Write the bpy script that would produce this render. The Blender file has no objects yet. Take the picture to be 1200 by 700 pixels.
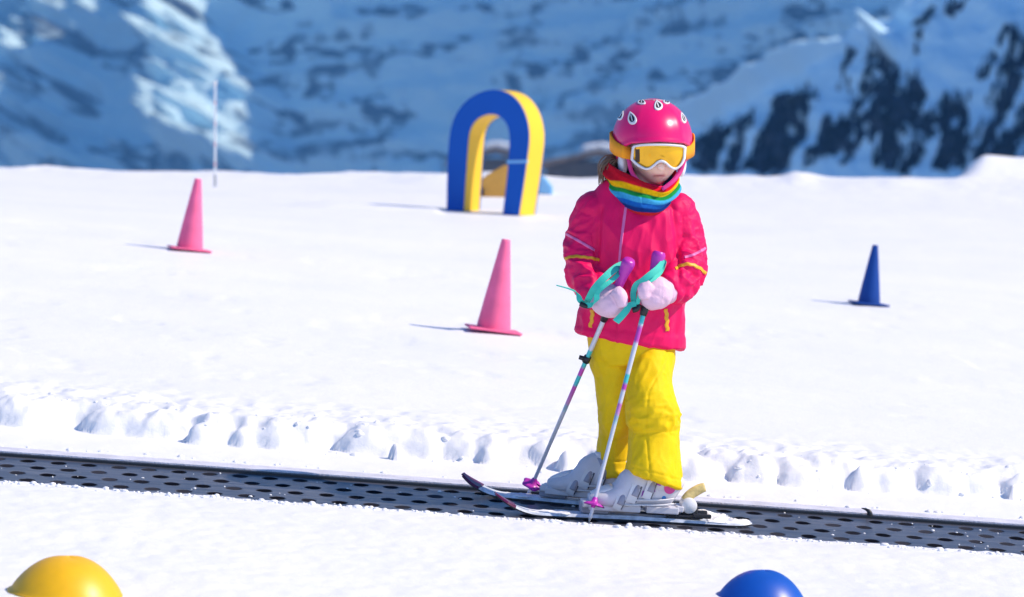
import bpy, bmesh, math, random
import numpy as np
from mathutils import Vector, Matrix
from mathutils.bvhtree import BVHTree
random.seed(7); RNG = np.random.default_rng(7)
F = 4557.0            # focal length of the lens expressed in photograph pixels (1200 wide)
Y0 = 10.47            # distance of the child
PX = Y0 / F           # metres per pixel at the child
SC = bpy.context.scene
COL = SC.collection

# ------------------------------------------------------------------ noise
def _hash(ix, iy, iz, seed):
    h = (ix.astype(np.int64) * 374761393 + iy.astype(np.int64) * 668265263 + iz.astype(np.int64) * 1274126177 + seed * 974634777) & 0xFFFFFFFF
    h = ((h ^ (h >> 13)) * 1274126177) & 0xFFFFFFFF
    h = h ^ (h >> 16)
    return (h & 0xFFFFFF).astype(np.float64) / float(0xFFFFFF)
def vnoise(x, y, z=None, seed=0):
    x = np.asarray(x, float); y = np.asarray(y, float)
    z = np.zeros_like(x) if z is None else np.asarray(z, float)
    ix, iy, iz = np.floor(x), np.floor(y), np.floor(z)
    fx, fy, fz = x - ix, y - iy, z - iz
    s = lambda t: t * t * t * (t * (t * 6 - 15) + 10)
    fx, fy, fz = s(fx), s(fy), s(fz)
    r = 0
    for a in (0, 1):
        for b in (0, 1):
            for c in (0, 1):
                w = (fx if a else 1 - fx) * (fy if b else 1 - fy) * (fz if c else 1 - fz)
                r = r + w * _hash(ix + a, iy + b, iz + c, seed)
    return r
def fbm(x, y, z=None, seed=0, o=4, g=.5):
    t = 0; a = 1; n = 0; f = 1.0
    for k in range(o):
        t = t + a * vnoise(x * f + 17.3 * k, y * f - 9.1 * k, None if z is None else z * f + 3.7 * k, seed + k)
        n += a; a *= g; f *= 2.03
    return t / n
def sstep(a, b, x):
    t = np.clip((np.asarray(x, float) - a) / (b - a), 0, 1)
    return t * t * (3 - 2 * t)

# ------------------------------------------------------------------ materials
def new_mat(name):
    m = bpy.data.materials.new(name); m.use_nodes = True
    nt = m.node_tree
    return m, nt, nt.nodes['Principled BSDF'], nt.nodes, nt.links
def mat(name, col, rough=.5, metal=0., spec=.5, var=.06, vscale=40., bump=0., bscale=300., coat=0., sheen=0., trans=0., attr=None, sss=0., wrinkle=0., wsc=38.):
    m, nt, p, N, L = new_mat(name)
    p.inputs['Roughness'].default_value = rough
    p.inputs['Metallic'].default_value = metal
    p.inputs['Specular IOR Level'].default_value = spec
    p.inputs['Coat Weight'].default_value = coat
    p.inputs['Sheen Weight'].default_value = sheen
    if sss:
        p.inputs['Subsurface Weight'].default_value = sss
        p.inputs['Subsurface Scale'].default_value = .02
    tc = N.new('ShaderNodeTexCoord')
    no = N.new('ShaderNodeTexNoise'); no.inputs['Scale'].default_value = vscale; no.inputs['Detail'].default_value = 4
    L.new(tc.outputs['Object'], no.inputs['Vector'])
    mr = N.new('ShaderNodeMapRange'); mr.inputs['From Min'].default_value = .3; mr.inputs['From Max'].default_value = .7
    mr.inputs['To Min'].default_value = 1 - var; mr.inputs['To Max'].default_value = 1 + var
    L.new(no.outputs['Fac'], mr.inputs['Value'])
    mx = N.new('ShaderNodeMix'); mx.data_type = 'RGBA'; mx.blend_type = 'MULTIPLY'; mx.inputs['Factor'].default_value = 1
    if attr:
        at = N.new('ShaderNodeAttribute'); at.attribute_name = attr
        L.new(at.outputs['Color'], mx.inputs['A'])
    else:
        mx.inputs['A'].default_value = (*col, 1)
    L.new(mr.outputs['Result'], mx.inputs['B'])
    L.new(mx.outputs['Result'], p.inputs['Base Color'])
    if bump:
        n2 = N.new('ShaderNodeTexNoise'); n2.inputs['Scale'].default_value = bscale; n2.inputs['Detail'].default_value = 3
        L.new(tc.outputs['Object'], n2.inputs['Vector'])
        b = N.new('ShaderNodeBump'); b.inputs['Strength'].default_value = bump; b.inputs['Distance'].default_value = .004
        if wrinkle:
            n3 = N.new('ShaderNodeTexNoise'); n3.inputs['Scale'].default_value = wsc; n3.inputs['Detail'].default_value = 3; n3.inputs['Distortion'].default_value = 1.2
            n3.noise_type = 'RIDGED_MULTIFRACTAL'
            mp = N.new('ShaderNodeMapping'); mp.inputs['Scale'].default_value = (1, 1, .45); mp.inputs['Rotation'].default_value = (.3, .5, 0)
            L.new(tc.outputs['Object'], mp.inputs['Vector']); L.new(mp.outputs['Vector'], n3.inputs['Vector'])
            b3 = N.new('ShaderNodeBump'); b3.inputs['Strength'].default_value = wrinkle; b3.inputs['Distance'].default_value = .004
            L.new(n3.outputs['Fac'], b3.inputs['Height']); L.new(b3.outputs['Normal'], b.inputs['Normal'])
        L.new(n2.outputs['Fac'], b.inputs['Height']); L.new(b.outputs['Normal'], p.inputs['Normal'])
    return m

def snow_material():
    m, nt, p, N, L = new_mat('snow')
    p.inputs['Roughness'].default_value = .55
    p.inputs['Specular IOR Level'].default_value = .3
    tc = N.new('ShaderNodeTexCoord')
    def noise(sc, det, out='Object', stretch=None):
        n = N.new('ShaderNodeTexNoise'); n.inputs['Scale'].default_value = sc; n.inputs['Detail'].default_value = det
        n.inputs['Roughness'].default_value = .6
        if stretch:
            mp = N.new('ShaderNodeMapping'); mp.inputs['Scale'].default_value = stretch
            L.new(tc.outputs['Object'], mp.inputs['Vector']); L.new(mp.outputs['Vector'], n.inputs['Vector'])
        else: L.new(tc.outputs['Object'], n.inputs['Vector'])
        return n
    a = noise(1.1, 6, stretch=(1, 1.6, 1))
    r = N.new('ShaderNodeValToRGB'); r.color_ramp.elements[0].position = .3; r.color_ramp.elements[1].position = .7
    r.color_ramp.elements[0].color = (.84, .855, .885, 1); r.color_ramp.elements[1].color = (.90, .905, .92, 1)
    L.new(a.outputs['Fac'], r.inputs['Fac'])
    # unseen valley floor: grey added to set the bounce light on the mountain
    sp = N.new('ShaderNodeSeparateXYZ'); L.new(tc.outputs['Object'], sp.inputs[0])
    mr = N.new('ShaderNodeMapRange'); mr.inputs['From Min'].default_value = -4; mr.inputs['From Max'].default_value = -9; L.new(sp.outputs['Z'], mr.inputs['Value'])
    fx = N.new('ShaderNodeMix'); fx.data_type = 'RGBA'; fx.inputs['B'].default_value = (.40, .42, .46, 1)
    L.new(mr.outputs['Result'], fx.inputs['Factor']); L.new(r.outputs['Color'], fx.inputs['A']); L.new(fx.outputs['Result'], p.inputs['Base Color'])
    b1 = noise(9, 6); b2 = noise(120, 4); b3 = noise(420, 2)
    x1 = N.new('ShaderNodeBump'); x1.inputs['Strength'].default_value = .16; x1.inputs['Distance'].default_value = .03
    x2 = N.new('ShaderNodeBump'); x2.inputs['Strength'].default_value = .16; x2.inputs['Distance'].default_value = .006
    x3 = N.new('ShaderNodeBump'); x3.inputs['Strength'].default_value = .2; x3.inputs['Distance'].default_value = .002
    L.new(b1.outputs['Fac'], x1.inputs['Height']); L.new(b2.outputs['Fac'], x2.inputs['Height']); L.new(b3.outputs['Fac'], x3.inputs['Height'])
    L.new(x1.outputs['Normal'], x2.inputs['Normal']); L.new(x2.outputs['Normal'], x3.inputs['Normal']); L.new(x3.outputs['Normal'], p.inputs['Normal'])
    return m
def mountain_material():
    m, nt, p, N, L = new_mat('mountain_snow_and_rock')
    p.inputs['Roughness'].default_value = .8; p.inputs['Specular IOR Level'].default_value = .15
    at = N.new('ShaderNodeAttribute'); at.attribute_name = 'rock'
    tc = N.new('ShaderNodeTexCoord')
    n = N.new('ShaderNodeTexNoise'); n.inputs['Scale'].default_value = .35; n.inputs['Detail'].default_value = 8; n.inputs['Roughness'].default_value = .65
    mp = N.new('ShaderNodeMapping'); mp.inputs['Scale'].default_value = (.5, .5, 1.6)
    L.new(tc.outputs['Object'], mp.inputs['Vector']); L.new(mp.outputs['Vector'], n.inputs['Vector'])
    s = N.new('ShaderNodeMath'); s.operation = 'MULTIPLY_ADD'; s.inputs[1].default_value = 1.5; s.inputs[2].default_value = -.75
    L.new(n.outputs['Fac'], s.inputs[0])
    ad = N.new('ShaderNodeMath'); ad.operation = 'ADD'; ad.use_clamp = True
    L.new(at.outputs['Fac'], ad.inputs[0]); L.new(s.outputs[0], ad.inputs[1])
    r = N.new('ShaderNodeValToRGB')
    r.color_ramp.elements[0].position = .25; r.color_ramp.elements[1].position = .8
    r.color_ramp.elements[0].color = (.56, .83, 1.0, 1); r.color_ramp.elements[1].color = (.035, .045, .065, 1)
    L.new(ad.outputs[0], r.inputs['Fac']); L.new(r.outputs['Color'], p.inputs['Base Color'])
    return m

M = {}
M['snow'] = snow_material()
M['mountain'] = mountain_material()
M['jacket'] = mat('pink_jacket_fabric', (.86, .002, .115), .5, var=.05, vscale=25, bump=.25, bscale=500, spec=.22, wrinkle=.35, wsc=22)
M['pants'] = mat('yellow_trouser_fabric', (.90, .60, .002), .6, spec=.15, wrinkle=.22, wsc=20, var=.06, vscale=20, bump=.25, bscale=500)
M['piping'] = mat('pale_pink_piping', (.80, .16, .42), .5)
M['yellow_zip'] = mat('orange_yellow_trim', (.85, .42, .01), .5)
M['mitten'] = mat('pale_lilac_nylon', (.82, .55, .69), .5, spec=.25, wrinkle=.22, wsc=45, var=.05, vscale=60, bump=.2, bscale=300)
M['helmet'] = mat('glossy_magenta_shell', (.82, .004, .15), .28, var=.03, coat=.35, spec=.4)
M['white_plastic'] = mat('white_plastic', (.80, .80, .82), .3, var=.03)
M['lens_reflection'] = mat('painted_lens_reflection', (.06, .025, .008), .5)
M['vent_dark'] = mat('dark_vent_opening', (.02, .015, .02), .6)
M['lens'] = mat('orange_mirror_lens', (1.0, .52, .006), .08, metal=.5, spec=.6, var=.16, vscale=16, coat=.2)
M['strap_orange'] = mat('orange_elastic', (.95, .36, .015), .7, spec=.2, bump=.3, bscale=500)
M['lining'] = mat('pink_strap', (.72, .03, .25), .6)
M['skin'] = mat('skin', (.8, .5, .42), .5, attr='Col', var=.03, sss=.5)
M['hair'] = mat('light_brown_hair', (.23, .13, .07), .5, var=.3, vscale=200)
M['warmer'] = mat('rainbow_fleece', (1, 0, 0), .9, attr='Col', var=.10, vscale=120, bump=.5, bscale=600, spec=.08)
M['boot'] = mat('grey_white_boot_plastic', (.66, .65, .71), .35, var=.06, vscale=30)
M['boot_dark'] = mat('grey_boot_plastic', (.34, .34, .42), .4)
M['boot_light'] = mat('light_boot_plastic', (.74, .74, .78), .3, var=.05, vscale=30)
M['boot_gap'] = mat('dark_boot_groove', (.10, .10, .13), .6)
M['black'] = mat('black_plastic', (.015, .015, .018), .45)
M['purple'] = mat('magenta_purple_plastic', (.50, .03, .42), .35)
M['tip'] = mat('dark_magenta_ski_tip', (.11, .008, .06), .35)
M['teal'] = mat('teal_webbing', (.03, .56, .44), .6, bump=.3, bscale=900)
M['shaft'] = mat('pole_shaft_paint', (1, 1, 1), .3, metal=.2, attr='Col', var=.02)
M['ski_top'] = mat('snow_dusted_ski_top', (.62, .68, .78), .4, var=.3, vscale=35)
M['cone_pink'] = mat('pink_cone_rubber', (.95, .165, .33), .5, spec=.2, var=.12, vscale=14)
M['cone_blue'] = mat('blue_cone_rubber', (.004, .052, .28), .5, spec=.25, var=.05)
M['dome_yellow'] = mat('yellow_soft_plastic', (.88, .48, .004), .4, var=.04)
M['dome_blue'] = mat('blue_soft_plastic', (.004, .085, .46), .38, var=.04)
M['arch_blue'] = mat('blue_arch_vinyl', (.003, .092, .46), .5, spec=.2, var=.04, vscale=5)
M['arch_yellow'] = mat('yellow_arch_vinyl', (.90, .58, .03), .5, spec=.2, var=.04, vscale=5)
M['wood_dark'] = mat('dark_timber', (.24, .17, .12), .8, var=.3, vscale=3)
M['wood_yellow'] = mat('ochre_timber', (.62, .32, .05), .7, var=.15, vscale=8)
M['pale_blue'] = mat('pale_blue_foam', (.20, .48, .80), .6)
M['conifer'] = mat('dark_conifer_needles', (.014, .022, .022), .9, spec=.1, var=.4, vscale=.6)

# ------------------------------------------------------------------ object helpers
ORG = {}
def tag(o, label=None, cat=None, group=None, kind=None):
    if label: o['label'] = label
    if cat: o['category'] = cat
    if group: o['group'] = group
    if kind: o['kind'] = kind
    return o
def empty(name, loc, label=None, cat=None, group=None):
    o = bpy.data.objects.new(name, None); COL.objects.link(o)
    o.empty_display_size = .1
    o.location = loc; ORG[o] = np.array(loc, float)
    return tag(o, label, cat, group)
def obj(name, V, Fs, m, parent=None, smooth=True, cols=None, recalc=True, mats=None, fmat=None):
    V = np.asarray(V, float)
    org = ORG[parent] if parent is not None else np.zeros(3)
    me = bpy.data.meshes.new(name)
    me.from_pydata((V - org).tolist(), [], [tuple(int(i) for i in f) for f in Fs])
    if recalc:
        bm = bmesh.new(); bm.from_mesh(me); bmesh.ops.recalc_face_normals(bm, faces=bm.faces); bm.to_mesh(me); bm.free()
    for mm in (mats or [m]): me.materials.append(mm)
    if fmat is not None: me.polygons.foreach_set('material_index', np.asarray(fmat, np.int32))
    if smooth: me.polygons.foreach_set('use_smooth', np.ones(len(me.polygons), bool))
    if cols is not None:
        ca = me.color_attributes.new('Col', 'FLOAT_COLOR', 'POINT')
        c = np.ones((len(V), 4)); c[:, :3] = cols
        ca.data.foreach_set('color', c.ravel())
    me.update()
    o = bpy.data.objects.new(name, me); COL.objects.link(o)
    if parent is not None: o.parent = parent
    ORG[o] = org
    return o
def gridfaces(nu, nv, wrapu=False, wrapv=False, off=0):
    fs = []
    for i in range(nu if wrapu else nu - 1):
        for j in range(nv if wrapv else nv - 1):
            a = i * nv + j; b = ((i + 1) % nu) * nv + j; c = ((i + 1) % nu) * nv + (j + 1) % nv; d = i * nv + (j + 1) % nv
            fs.append((a + off, b + off, c + off, d + off))
    return fs
def merge(parts):
    V = []; Fs = []; n = 0
    for v, f in parts:
        v = np.asarray(v, float); V.append(v); Fs += [tuple(i + n for i in q) for q in f]; n += len(v)
    return np.vstack(V), Fs
def bevel(o, w, seg=2):
    b = o.modifiers.new('Bevel', 'BEVEL'); b.width = w; b.segments = seg; b.limit_method = 'ANGLE'; b.angle_limit = math.radians(40)
    return o
def box(c, s, R=None):
    c = np.array(c, float); s = np.array(s, float) / 2
    v = np.array([[x, y, z] for x in (-1, 1) for y in (-1, 1) for z in (-1, 1)], float) * s
    if R is not None: v = v @ np.array(R).T
    return v + c, [(0, 1, 3, 2), (4, 6, 7, 5), (0, 4, 5, 1), (2, 3, 7, 6), (0, 2, 6, 4), (1, 5, 7, 3)]
def W(P):                                        # (column, row, towards-camera) in child pixels -> metres
    P = np.atleast_2d(np.asarray(P, float))
    y = Y0 - P[:, 2] * PX
    return np.stack([(P[:, 0] - 600) * y / F, y, (350 - P[:, 1]) * y / F], 1)
def W1(u, v, w): return W([(u, v, w)])[0]
def catmull(pts, k):
    P = np.asarray(pts, float); n = len(P)
    if k <= 1: return P
    E = np.vstack([2 * P[0] - P[1], P, 2 * P[-1] - P[-2]]); out = []
    for i in range(n - 1):
        p0, p1, p2, p3 = E[i:i + 4]
        for t in np.arange(k) / k:
            out.append(.5 * (2 * p1 + (p2 - p0) * t + (2 * p0 - 5 * p1 + 4 * p2 - p3) * t * t + (3 * p1 - p0 - 3 * p2 + p3) * t ** 3))
    out.append(P[-1]); return np.array(out)
def loft(path, n=24, sub=4, power=2.0, ref=(0, 0, 1.0), capround=True):
    P = catmull(path, sub); C = P[:, :3]; R = P[:, 3:5]
    T = np.gradient(C, axis=0); T /= np.linalg.norm(T, axis=1)[:, None] + 1e-9
    V = []; th = np.linspace(0, 2 * np.pi, n, endpoint=False)
    ct = np.sign(np.cos(th)) * np.abs(np.cos(th)) ** (2 / power); st = np.sign(np.sin(th)) * np.abs(np.sin(th)) ** (2 / power)
    for c, r, t in zip(C, R, T):
        a = np.cross(t, ref); a /= np.linalg.norm(a) + 1e-9
        b = np.cross(a, t)
        V.append(c + np.outer(ct * r[0], a) + np.outer(st * r[1], b))
    k = len(V); V = np.vstack(V)
    fs = gridfaces(k, n, wrapv=True)
    V = np.vstack([V, C[:1], C[-1:]]); a = k * n
    fs += [(a, (j + 1) % n, j) for j in range(n)] + [(a + 1, (k - 1) * n + j, (k - 1) * n + (j + 1) % n) for j in range(n)]
    return V, fs
def ellipsoid(c, r, n=24, m=16, R=None):
    th = np.linspace(0, 2 * np.pi, n, endpoint=False); ph = np.linspace(0, np.pi, m + 1)[1:-1]
    V = np.array([[np.sin(p) * np.cos(t), np.cos(p), np.sin(p) * np.sin(t)] for p in ph for t in th]) * np.array(r)
    V = np.vstack([V, [[0, r[1], 0]], [[0, -r[1], 0]]])
    if R is not None: V = V @ np.array(R).T
    k = m - 1; fs = gridfaces(k, n, wrapv=True)
    fs += [(k * n, j, (j + 1) % n) for j in range(n)] + [(k * n + 1, (k - 1) * n + (j + 1) % n, (k - 1) * n + j) for j in range(n)]
    return V + np.array(c), fs
def remesh(parts, vox, smooth=3, sfac=.5):       # union of closed shapes -> one even surface
    V, Fs = merge(parts)
    me = bpy.data.meshes.new('tmp'); me.from_pydata(V.tolist(), [], Fs)
    bm = bmesh.new(); bm.from_mesh(me); bmesh.ops.recalc_face_normals(bm, faces=bm.faces); bm.to_mesh(me); bm.free()
    o = bpy.data.objects.new('tmp', me); COL.objects.link(o)
    r = o.modifiers.new('r', 'REMESH'); r.mode = 'VOXEL'; r.voxel_size = vox; r.adaptivity = 0
    if smooth:
        s = o.modifiers.new('s', 'SMOOTH'); s.iterations = smooth; s.factor = sfac
    dg = bpy.context.evaluated_depsgraph_get(); m2 = bpy.data.meshes.new_from_object(o.evaluated_get(dg))
    n = len(m2.vertices); P = np.empty(n * 3); m2.vertices.foreach_get('co', P); P = P.reshape(-1, 3)
    fs = [tuple(p.vertices) for p in m2.polygons]
    bpy.data.objects.remove(o); bpy.data.meshes.remove(me); bpy.data.meshes.remove(m2)
    return P, fs
def normals(P, fs):
    N = np.zeros_like(P)
    q = np.array([f if len(f) == 4 else (*f, f[-1]) for f in fs])
    n = np.cross(P[q[:, 2]] - P[q[:, 0]], P[q[:, 3]] - P[q[:, 1]])
    for k in range(4): np.add.at(N, q[:, k], n)
    N /= np.linalg.norm(N, axis=1)[:, None] + 1e-9
    c = P.mean(0)
    if ((P - c) * N).sum() < 0: N = -N
    return N
def folds(P, d, wl, stretch, seed=0, ridge=True):
    d = np.array(d, float); d /= np.linalg.norm(d)
    a = P @ d
    Q = (P - np.outer(a, d) * (1 - 1 / stretch)) / wl
    n = fbm(Q[:, 0], Q[:, 1], Q[:, 2], seed, 2, .4)
    return (1 - np.abs(2 * n - 1) * 2) if ridge else (n - .5) * 2
class Surf:                                      # finds the surface of a px-space mesh under a (column,row)
    def __init__(s, P, fs): s.t = BVHTree.FromPolygons([tuple(p) for p in P], [tuple(f) for f in fs])
    def hit(s, u, v, lift=.6):
        h = s.t.ray_cast(Vector((u, v, 600)), Vector((0, 0, -1)))
        if h[0] is None: return None
        n = np.array(h[1]); n = n if n[2] > 0 else -n
        return np.array(h[0]) + n * lift
def stripe_on(S, pts, hw, lift=.7, wob=0, dens=2.0, thick=1.2):
    P = catmull(pts, 6); L = np.r_[0, np.cumsum(np.linalg.norm(np.diff(P, axis=0), axis=1))]
    n = max(4, int(L[-1] * dens / 2)); s = np.linspace(0, L[-1], n)
    C = np.stack([np.interp(s, L, P[:, k]) for k in (0, 1)], 1)
    T = np.gradient(C, axis=0); T /= np.linalg.norm(T, axis=1)[:, None]; Nn = np.stack([-T[:, 1], T[:, 0]], 1)
    rows = []
    for i in range(n):
        o = wob * (math.sin(s[i] * .75) + .5 * math.sin(s[i] * .31 + 1))
        rr = []
        for a in (-1, -.33, .33, 1):
            q = C[i] + Nn[i] * (a * hw + o)
            h = S.hit(q[0], q[1], lift)
            rr.append(h)
        if any(h is None for h in rr):
            if len(rows) > 3: break
            continue
        if rows and np.linalg.norm(np.array(rr)[1] - np.array(rows[-1])[1]) > 9:
            if len(rows) > 3: break
            rows = []
        rows.append(rr)
    k = len(rows); V = np.array(rows).reshape(-1, 3)
    top = V; bot = V - np.array([0, 0, thick])
    fs = gridfaces(k, 4) + [tuple(i + 4 * k for i in f) for f in gridfaces(k, 4)]
    for i in range(k - 1):
        for j in (0, 3):
            a, b = i * 4 + j, (i + 1) * 4 + j
            fs.append((a, b, b + 4 * k, a + 4 * k))
    for i in (0, k - 1):
        for j in range(3):
            a = i * 4 + j; fs.append((a, a + 1, a + 1 + 4 * k, a + 4 * k))
    return np.vstack([top, bot]), fs
def ribbon(path, wvec, thick=1.0, sub=6, wf=1.):        # free strap: path points + half-width vectors
    wvec = np.array(wvec, float) * wf
    P = catmull(np.hstack([np.array(path, float), np.array(wvec, float)]), sub)
    C, Wd = P[:, :3], P[:, 3:6]
    T = np.gradient(C, axis=0); n = np.cross(T, Wd); n /= np.linalg.norm(n, axis=1)[:, None] + 1e-9
    V = np.stack([C + Wd + n * thick / 2, C - Wd + n * thick / 2, C - Wd - n * thick / 2, C + Wd - n * thick / 2], 1)
    k = len(C); fs = gridfaces(k, 4, wrapv=True) + [(0, 1, 2, 3), tuple((k - 1) * 4 + j for j in (3, 2, 1, 0))]
    return V.reshape(-1, 3), fs
def tube(path, n=10, sub=1, ref=(.31, .2, .93)):
    return loft([(*p[:3], p[3], p[3]) for p in path], n, sub, ref=ref)
def lathe(prof, n=48):
    th = np.linspace(0, 2 * np.pi, n, endpoint=False)
    V = np.array([[r * np.cos(t), r * np.sin(t), z] for r, z in prof for t in th])
    fs = gridfaces(len(prof), n, wrapv=True)
    return V, fs

# ------------------------------------------------------------------ terrain
SY = np.array([-50, 11.0, 13.2, 15.5, 18.0, 21.5, 25.0, 40.0]); SS = np.array([.071, .072, .088, .095, .080, .040, .008, .0])
YC = 24.4
def base_z(x, y):                                # hillside rising away from the camera and falling to the right
    x = np.asarray(x, float); y = np.asarray(y, float)
    s = np.interp(y, SY, SS)
    yy = np.where(y < YC, y, YC + (1 - np.exp(-(np.maximum(y, YC) - YC) / 2.2)) * 2.2)
    z = yy * (410 / F) - 1.525 - s * (np.clip(x, -30, 30) - 140 * np.clip(y, 3, 40) / F)
    over = np.maximum(y - YC, 0)
    z = z - .03 * over - .012 * np.minimum(over, 8) ** 2 * .5 - .28 * np.maximum(over - 12, 0)
    return z
def bank_y(x): return 11.235 + .16 * (fbm(x * 1.3, x * 0 + 3, seed=5, o=3) - .5) + .05 * (fbm(x * 7, x * 0 + 8, seed=9, o=3) - .5)
LR = np.random.default_rng(11)
LUMPS = []
for _ in range(430):
    lx_ = LR.uniform(-1.9, 1.9); dn_ = float(vnoise(np.array([lx_ * 3.]), np.array([2.])))
    if LR.random() > .25 + dn_: continue
    big = LR.random() < .6
    LUMPS.append((lx_, float(bank_y(np.array([lx_]))[0]) + LR.normal(.045, .035), LR.uniform(.035, .075) if big else LR.uniform(.012, .032), LR.uniform(.5, .9), LR.uniform(.7, 1.6)))
def lump_z(x, y, base):                          # lumps of pushed-up snow melted into one another
    out = np.zeros(len(x)); yb = bank_y(x)
    idx = np.where((np.abs(y - yb - .06) < .24) & (np.abs(x) < 2))[0]
    if not len(idx): return base
    xx, yy, bb = x[idx], y[idx], base[idx]; acc = np.zeros(len(idx))
    wx = xx + .016 * (fbm(xx * 22, yy * 22, seed=141, o=3) - .5); wy = yy + .03 * (fbm(xx * 22, yy * 16, seed=142, o=3) - .5) * .6
    for lx_, ly_, r_, a_, el_ in LUMPS:
        m_ = np.abs(xx - lx_) < r_ * 1.7
        if not m_.any(): continue
        d2 = ((wx[m_] - lx_) / (r_ * el_)) ** 2 + ((wy[m_] - ly_) / r_) ** 2
        acc[m_] += ((.36 * r_ + .050 * a_) * np.clip(1 - d2, 0, 1) ** .85) ** 3
    a3 = acc ** (1 / 3.)
    top = .014 - .07 * (1 - sstep(0, .03, a3)) + np.minimum(a3, .075 + .016 * (fbm(xx * 6, yy * 6, seed=144, o=2) - .5)) * (.84 + .32 * fbm(xx * 34, yy * 30, seed=143, o=3))
    out = base.copy(); k_ = 60.; out[idx] = np.log(np.exp(k_ * bb) + np.exp(k_ * top)) / k_
    return out
AY = 20.65
def rel_z(x, y):                                 # snow relief above the base plane
    r = np.zeros(np.broadcast(x, y).shape)
    # near side
    edge = 10.245 + .035 * (fbm(x * 4, x * 0, seed=21, o=4) - .5) + .03 * (fbm(x * 40, y * 30, seed=22, o=3) - .5)
    d = edge - y
    near = .003 + .012 * sstep(0, .25, d) + .015 * (fbm(x * 1.6 + y, y * 2.4 - x, seed=31, o=4) - .5) * sstep(.0, .5, d) + .006 * (fbm(x * 22, y * 22, seed=32, o=3) - .5)
    r = np.where(d > 0, near, -.055)
    # far strip and bank
    strip = .013 + .006 * (fbm(x * 7 + 3 * y, y * 7 - 3 * x, seed=41, o=3) - .5)
    r = np.where(y > 10.83, strip, r)
    yb = bank_y(x); t = y - yb
    lump = fbm(x * 5.5, y * 5.5, seed=51, o=3, g=.4) - .5
    bil = np.abs(fbm(x * 6.5 + 3, y * 6.5, seed=55, o=2, g=.35) * 2 - 1)          # rounded clods with creases between
    rise = sstep(-.05, .10, t + .05 * lump)
    lip = np.exp(-((t - .10) / .10) ** 2)
    bank = .086 * rise + lip * (.016 * lump + .010 * (bil - .25)) + .026 * (fbm(x * 17, y * 13, seed=57, o=4) - .5) * np.exp(-((t - .15) / .3) ** 2)
    field = bank + sstep(.3, 1.5, t) * (.022 * (fbm(x * .6 + y * .4, y * .5 - x * .4, seed=61, o=3) - .5) + .007 * (fbm(x * 1.9 + y * 1.1, y * 1.6 - x * 1.3, seed=62, o=4) - .5))
    dents = sstep(.60, .72, fbm(x * 2.6 + .9 * y, y * 2.1 - .7 * x, seed=64, o=4)) * sstep(.25, .8, t) * (1 - sstep(4, 8, t))
    field = field - .005 * dents * (.4 + fbm(x * 12, y * 12, seed=65))
    r = np.where(y > 10.95, np.maximum(strip, field), r)
    r = lump_z(np.ravel(x * np.ones_like(r)), np.ravel(y * np.ones_like(r)), np.ravel(r)).reshape(r.shape)
    # crest bumps and snow piles
    c = np.exp(-((y - 24.6) / 1.3) ** 2)
    cu = 600 + F * x / np.maximum(y, 1)
    r = r + c * (.05 * (fbm(x * 2.2, y * .8, seed=71, o=4) - .5))
    r = r + np.exp(-((y - 24.7) / .7) ** 2) * (.036 * np.exp(-((cu - 935) / 24) ** 2) * (1 + .6 * (fbm(x * 9, y * 3, seed=72) - .5)) + .03 * sstep(430, 510, cu) * (1 - sstep(540, 700, cu)) * fbm(x * 6, y * 2, seed=73) * 1.2 + .035 * (1 - sstep(60, 160, cu)) * fbm(x * 4, y, seed=74))
    # low drift added beside the arch to hide its cast shadow
    r = r + .024 * np.exp(-((y - (AY - .13)) / .13) ** 2) * sstep(330, 400, cu) * (1 - sstep(508, 524, cu))
    pile = sstep(1118, 1152, cu + 16 * (fbm(y * 3, x * 5, seed=75) - .5)) * np.exp(-(np.maximum(np.abs(y - 25.6) - .35, 0) / .22) ** 2)
    r = r + .15 * pile * (.92 + .16 * fbm(x * 3, y * 3, seed=76))
    r = r + .006 * (fbm(x * 3 + y * 2, y * 2 - x * 3, seed=77, o=3) - .5) * sstep(18, 24, y)
    return r
def ground_z(x, y):
    x = np.asarray(x, float); y = np.asarray(y, float)
    return base_z(x, y) + rel_z(x, y)
def on_ground(col, row, lo=5., hi=24.3, smooth=False):
    ys = np.linspace(lo, hi, 4000); xs = (col - 600) * ys / F
    z = base_z(xs, ys) + (.088 * (ys > 11.3)) if smooth else ground_z(xs, ys)
    r = 350 - F * z / ys
    i = int(np.argmax(r <= row)); return np.array([xs[i], ys[i], z[i]])
def axis(segs):
    out = []
    for a, b, d in segs:
        n = max(1, int(round((b - a) / d))); out += list(np.linspace(a, b, n, endpoint=False))
    return out
def geo(a, b, d, g):
    out = [a]; 
    while out[-1] < b: d *= g; out.append(out[-1] + d)
    return out
xp = axis([(0, 1.75, .0085), (1.75, 4.2, .02)]) + geo(4.2, 420, .03, 1.13)
xs = np.array(sorted([-a for a in xp[1:]] + xp))
ys = np.array(axis([(-60, 4, 4.), (4, 7.6, .2), (7.6, 10.1, .018), (10.1, 10.32, .0045), (10.32, 10.8, .06), (10.8, 11.05, .012), (11.05, 11.75, .007), (11.75, 13.5, .03), (13.5, 23.5, .07), (23.5, 27.2, .03)]) + geo(27.2, 560, .06, 1.12))
X, Y = np.meshgrid(xs, ys, indexing='ij')
Z = ground_z(X.ravel(), Y.ravel())
me = bpy.data.meshes.new('snow_ground')
nv = X.size; nx, ny = X.shape
I = np.arange(nv).reshape(nx, ny)
Q = np.stack([I[:-1, :-1], I[1:, :-1], I[1:, 1:], I[:-1, 1:]], -1).reshape(-1, 4)
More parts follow.
